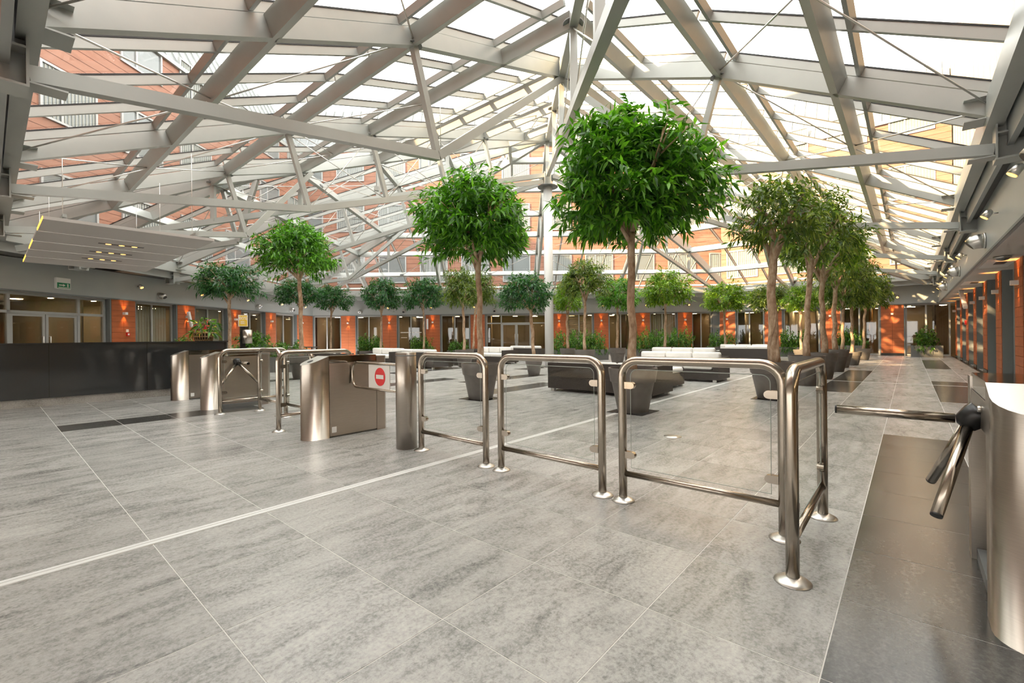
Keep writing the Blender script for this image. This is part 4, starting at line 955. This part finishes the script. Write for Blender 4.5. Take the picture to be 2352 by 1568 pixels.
for k in range(3): fascia_spot('wall_far_right', 2.1 + 2.8 * k, 0.06, 3.05, '%s small spotlight along the far right fascia' % ORD[k])
yf = V_FASCIA - V_PIER
for k in range(8): fascia_spot('wall_right', 8.05 + 2.7 * k, yf, 3.12, '%s small spotlight along the right fascia from the camera' % ORD[k])
for k in range(4): nozzle('wall_right', 6.6 + 5.8 * k, yf, 2.92, '%s air nozzle along the right fascia from the camera' % ORD[k], 0.15)

# ------------------------------------------------------------------ hanging panel over the desk
hp_ = at_uv('hanging_light_panel', 0.58, 10.1, 3.1); tag(hp_, 'white slatted ceiling panel with spotlights hung above the reception desk', 'ceiling panel')
for k in range(5):
    y0 = k * 1.18; bd = MB().box(0, 2.32, y0 + 0.03, y0 + 1.15, 0, 0.05).build('board', 'panel_white', hp_)
    MB().box(-0.008, 0.0, y0 + 0.02, y0 + 1.16, 0.005, 0.045).build('edge_light', 'amber_glow' if k in (0, 2, 4) else 'panel_white', bd)
for k in (1, 2, 3):
    y = k * 1.18 + 0.6; sl = MB().box(0.85, 1.55, y - 0.05, y + 0.05, -0.004, 0.0).build('lamp_slot', 'black_plastic', hp_)
    for q in range(3): MB().lathe([(0.045, -0.008), (0.045, -0.004)], 14, (1.0 + q * 0.2, y, 0)).build('lamp', 'lamp_glow', sl)
for x in (0.25, 2.05): MB().beam((x, 0.1, 0.09), (x, 5.8, 0.09), 0.05, 0.05).build('carrier_rail', 'steel_paint', hp_)
for x in (0.25, 2.05):
    for y in (0.4, 2.9, 5.4): MB().tube([(x, y, 0.12), (x, y, 0.9 + 0.6 * (x / 2.0) + 0.2)], 0.006, 5).build('wire', 'cast_steel', hp_)

# ------------------------------------------------------------------ small things
p, rz = on_wall('wall_left', 15.3, 0.06, 2.98)
ex = empty('exit_sign', p, rz); tag(ex, 'white and green emergency exit light on the left fascia', 'exit sign')
MB().box(-0.21, 0.21, 0, 0.07, -0.17, 0.17).build('housing', 'white_plastic', ex)
sgn = MB().box(-0.19, 0.19, 0.07, 0.074, -0.15, 0.02).build('green_face', 'sign_green', ex)
b = MB(); b.box(-0.17, 0.16, 0.0745, 0.076, -0.135, -0.115); b.box(-0.14, -0.10, 0.0745, 0.076, -0.1, 0.0); b.box(0.02, 0.14, 0.0745, 0.076, -0.07, -0.04); b.prism([(0.02, 0.0745, -0.095), (0.02, 0.0745, -0.015), (-0.05, 0.0745, -0.055)], (0, 0.0015, 0)); b.build('pictogram', 'sign_white', sgn)
p, rz = on_wall('wall_left', 13.05, 0.022, 1.42)
al = empty('fire_alarm_box', p, rz); tag(al, 'small red fire alarm box with white sign on the left pier', 'alarm'); MB().box(-0.055, 0.055, 0, 0.05, -0.06, 0.06).build('box', 'red_box', al); MB().box(-0.03, 0.03, 0.05, 0.054, -0.03, 0.03).build('face', 'sign_white', al); MB().box(-0.05, 0.05, 0, 0.006, 0.08, 0.18).build('notice', 'sign_white', al)
p, rz = on_wall('wall_right', 24.3, 0.022, 1.55)
al = empty('fire_alarm_box', p, rz); tag(al, 'small red fire alarm box on a far right pier', 'alarm'); MB().box(-0.06, 0.06, 0, 0.05, -0.08, 0.08).build('box', 'red_box', al); MB().box(-0.03, 0.03, 0.05, 0.054, -0.03, 0.03).build('face', 'sign_white', al)
for lb, wn, s, tilt in (('tilted white column loudspeaker on the left wall pier', 'wall_left', 10.34, 0.28), ('white column loudspeaker upright on the far wall pier', 'wall_far', 13.29 + 5.4, 0.0)):
    p, rz = on_wall(wn, s, 0.1, 2.05); o = empty('column_loudspeaker', p, rz); tag(o, lb, 'loudspeaker')
    q = MB(); q.rbox(-0.055, 0.055, 0.03, 0.13, -0.33, 0.33, 0.02); c_ = q.build('cabinet', 'white_plastic', o); c_.rotation_euler = (0, tilt, 0); MB().tube([(0, -0.09, -0.1), (0, 0.04, -0.1)], 0.03, 10).build('mount', 'cast_steel', o)
p, rz = on_wall('wall_right', 22.2, 0.25, 2.60)
o = empty('column_loudspeaker', p, rz); tag(o, 'white bar loudspeaker slanting down from the right soffit', 'loudspeaker')
q = MB(); q.beam((0, 0, 0.02), (-1.05, -0.05, -0.6), 0.1, 0.1, (0, 1, 0)); q.build('cabinet', 'white_plastic', o); MB().tube([(0, 0.0, 0.0), (0, 0.0, 0.05)], 0.03, 8).build('mount', 'cast_steel', o)
p, rz = on_wall('wall_right', 12.7, 0.3, Z_F0 - 0.02)
o = empty('dome_camera', p, rz); tag(o, 'grey dome security camera under the right soffit', 'camera'); MB().lathe([(0.03, -0.075), (0.075, -0.06), (0.10, -0.03), (0.115, 0.0)], 20).build('dome', 'plate_dark', o); MB().lathe([(0.125, -0.03), (0.13, 0.0)], 20).build('ring', 'cast_steel', o)
p, rz = on_wall('wall_left', 14.1, 0.1, 3.5)
o = empty('projector', p, rz); tag(o, 'dark projector box on the ledge under the hanging panel', 'projector'); MB().box(-0.45, 0.25, 0.0, 0.35, 0.1, 0.32).build('body', 'black_plastic', o); MB().box(-0.75, -0.46, 0.05, 0.3, 0.14, 0.32).build('lens_box', 'white_plastic', o)
# sanitiser stand
st = at_uv('sanitiser_stand', 3.95, 11.85); tag(st, 'black sanitiser stand with steel dispenser and yellow sign by the desk', 'stand')
MB().box(-0.2, 0.2, -0.2, 0.2, 0, 0.02).build('base', 'black_plastic', st); MB().box(-0.05, 0.05, -0.03, 0.03, 0.02, 1.5).build('post', 'black_plastic', st)
b = MB(); b.lathe([(0.10, 1.1), (0.10, 1.42)], 24, (0.06, -0.13, 0)); b.build('dispenser', 'brushed', st)
fs_ = empty('tmp'); bpy.data.objects.remove(fs_)
fr_ = MB().box(-0.10, 0.10, -0.045, -0.03, 1.5, 1.77).build('sign_frame', 'sign_white', st); fr_.rotation_euler = (0, 0, 0)
MB().box(-0.085, 0.085, -0.05, -0.0455, 1.515, 1.755).build('sign_face', 'sign_yellow', fr_)
def text(body, size, loc, rot, parent, m, name='lettering'):
    c_ = bpy.data.curves.new(name, 'FONT'); c_.body = body; c_.size = size; c_.extrude = 0.001; c_.align_x = 'CENTER'; c_.materials.append(MAT[m]); o = bpy.data.objects.new(name, c_); C.objects.link(o); o.parent = parent; o.location = loc; o.rotation_euler = rot; bpy.context.view_layer.update(); me = bpy.data.meshes.new_from_object(o.evaluated_get(bpy.context.evaluated_depsgraph_get())); bpy.data.objects.remove(o); o = link(name, me, parent, loc); o.rotation_euler = rot; return o
text('80%', 0.11, (0, -0.052, 1.655), (math.pi / 2, 0, 0), fr_, 'sign_white')
b = MB()
for k in range(4): b.box(-0.06, 0.02 + 0.03 * (k % 2), -0.052, -0.0505, 1.62 - k * 0.02, 1.628 - k * 0.02)
b.build('small_print', 'sign_white', fr_)
bx = MB().box(-0.065, 0.065, -0.06, -0.031, 0.86, 1.02).build('notice', 'black_plastic', st); b = MB(); b.disc((0, -0.062, 0.95), (0, 1, 0), 0.03, 0.002, 14); b.box(-0.03, 0.03, -0.063, -0.061, 0.89, 0.91); b.build('notice_icon', 'sign_white', bx)
# office table and chairs seen through the left glazing
o = empty('office_table', (-11.6, 24.3, 0)); tag(o, 'dark long table with papers near the left corner glazing', 'table'); MB().box(-1.5, 1.2, -0.4, 0.4, 0.72, 0.76).build('table_top', 'room_dark', o)
for x in (-1.4, 1.05):
    for y in (-0.32, 0.28): MB().box(x, x + 0.05, y, y + 0.05, 0, 0.72).build('leg', 'room_dark', o)
MB().box(-0.5, 0.4, -0.2, 0.15, 0.76, 0.79).build('papers', 'white_plastic', o)

# lettering on a far window, too far to read: rows of small white marks
p, rz = on_wall('wall_far', 13.29 + 6.3, -0.185, 0)
o = empty('window_lettering', p, rz); tag(o, 'white lettering on the far window left of the double door', 'lettering'); rr = random.Random(4); b = MB()
for x0, x1, z, h in ((-0.45, -0.06, 1.50, 0.065), (0.02, 0.30, 1.50, 0.065), (0.36, 0.88, 1.50, 0.065), (0.02, 0.26, 1.30, 0.03), (0.02, 0.26, 1.235, 0.03), (0.02, 0.26, 1.17, 0.03), (0.5, 0.86, 1.18, 0.04), (-0.25, -0.1, 1.18, 0.04), (-0.25, -0.1, 1.06, 0.04)):
    x = x0
    while x < x1: w_ = h * rr.uniform(0.55, 0.9); b.box(x, x + w_, 0, 0.002, z, z + h * rr.uniform(0.8, 1)); x += w_ + h * 0.18
b.build('letters', 'sign_white', o)
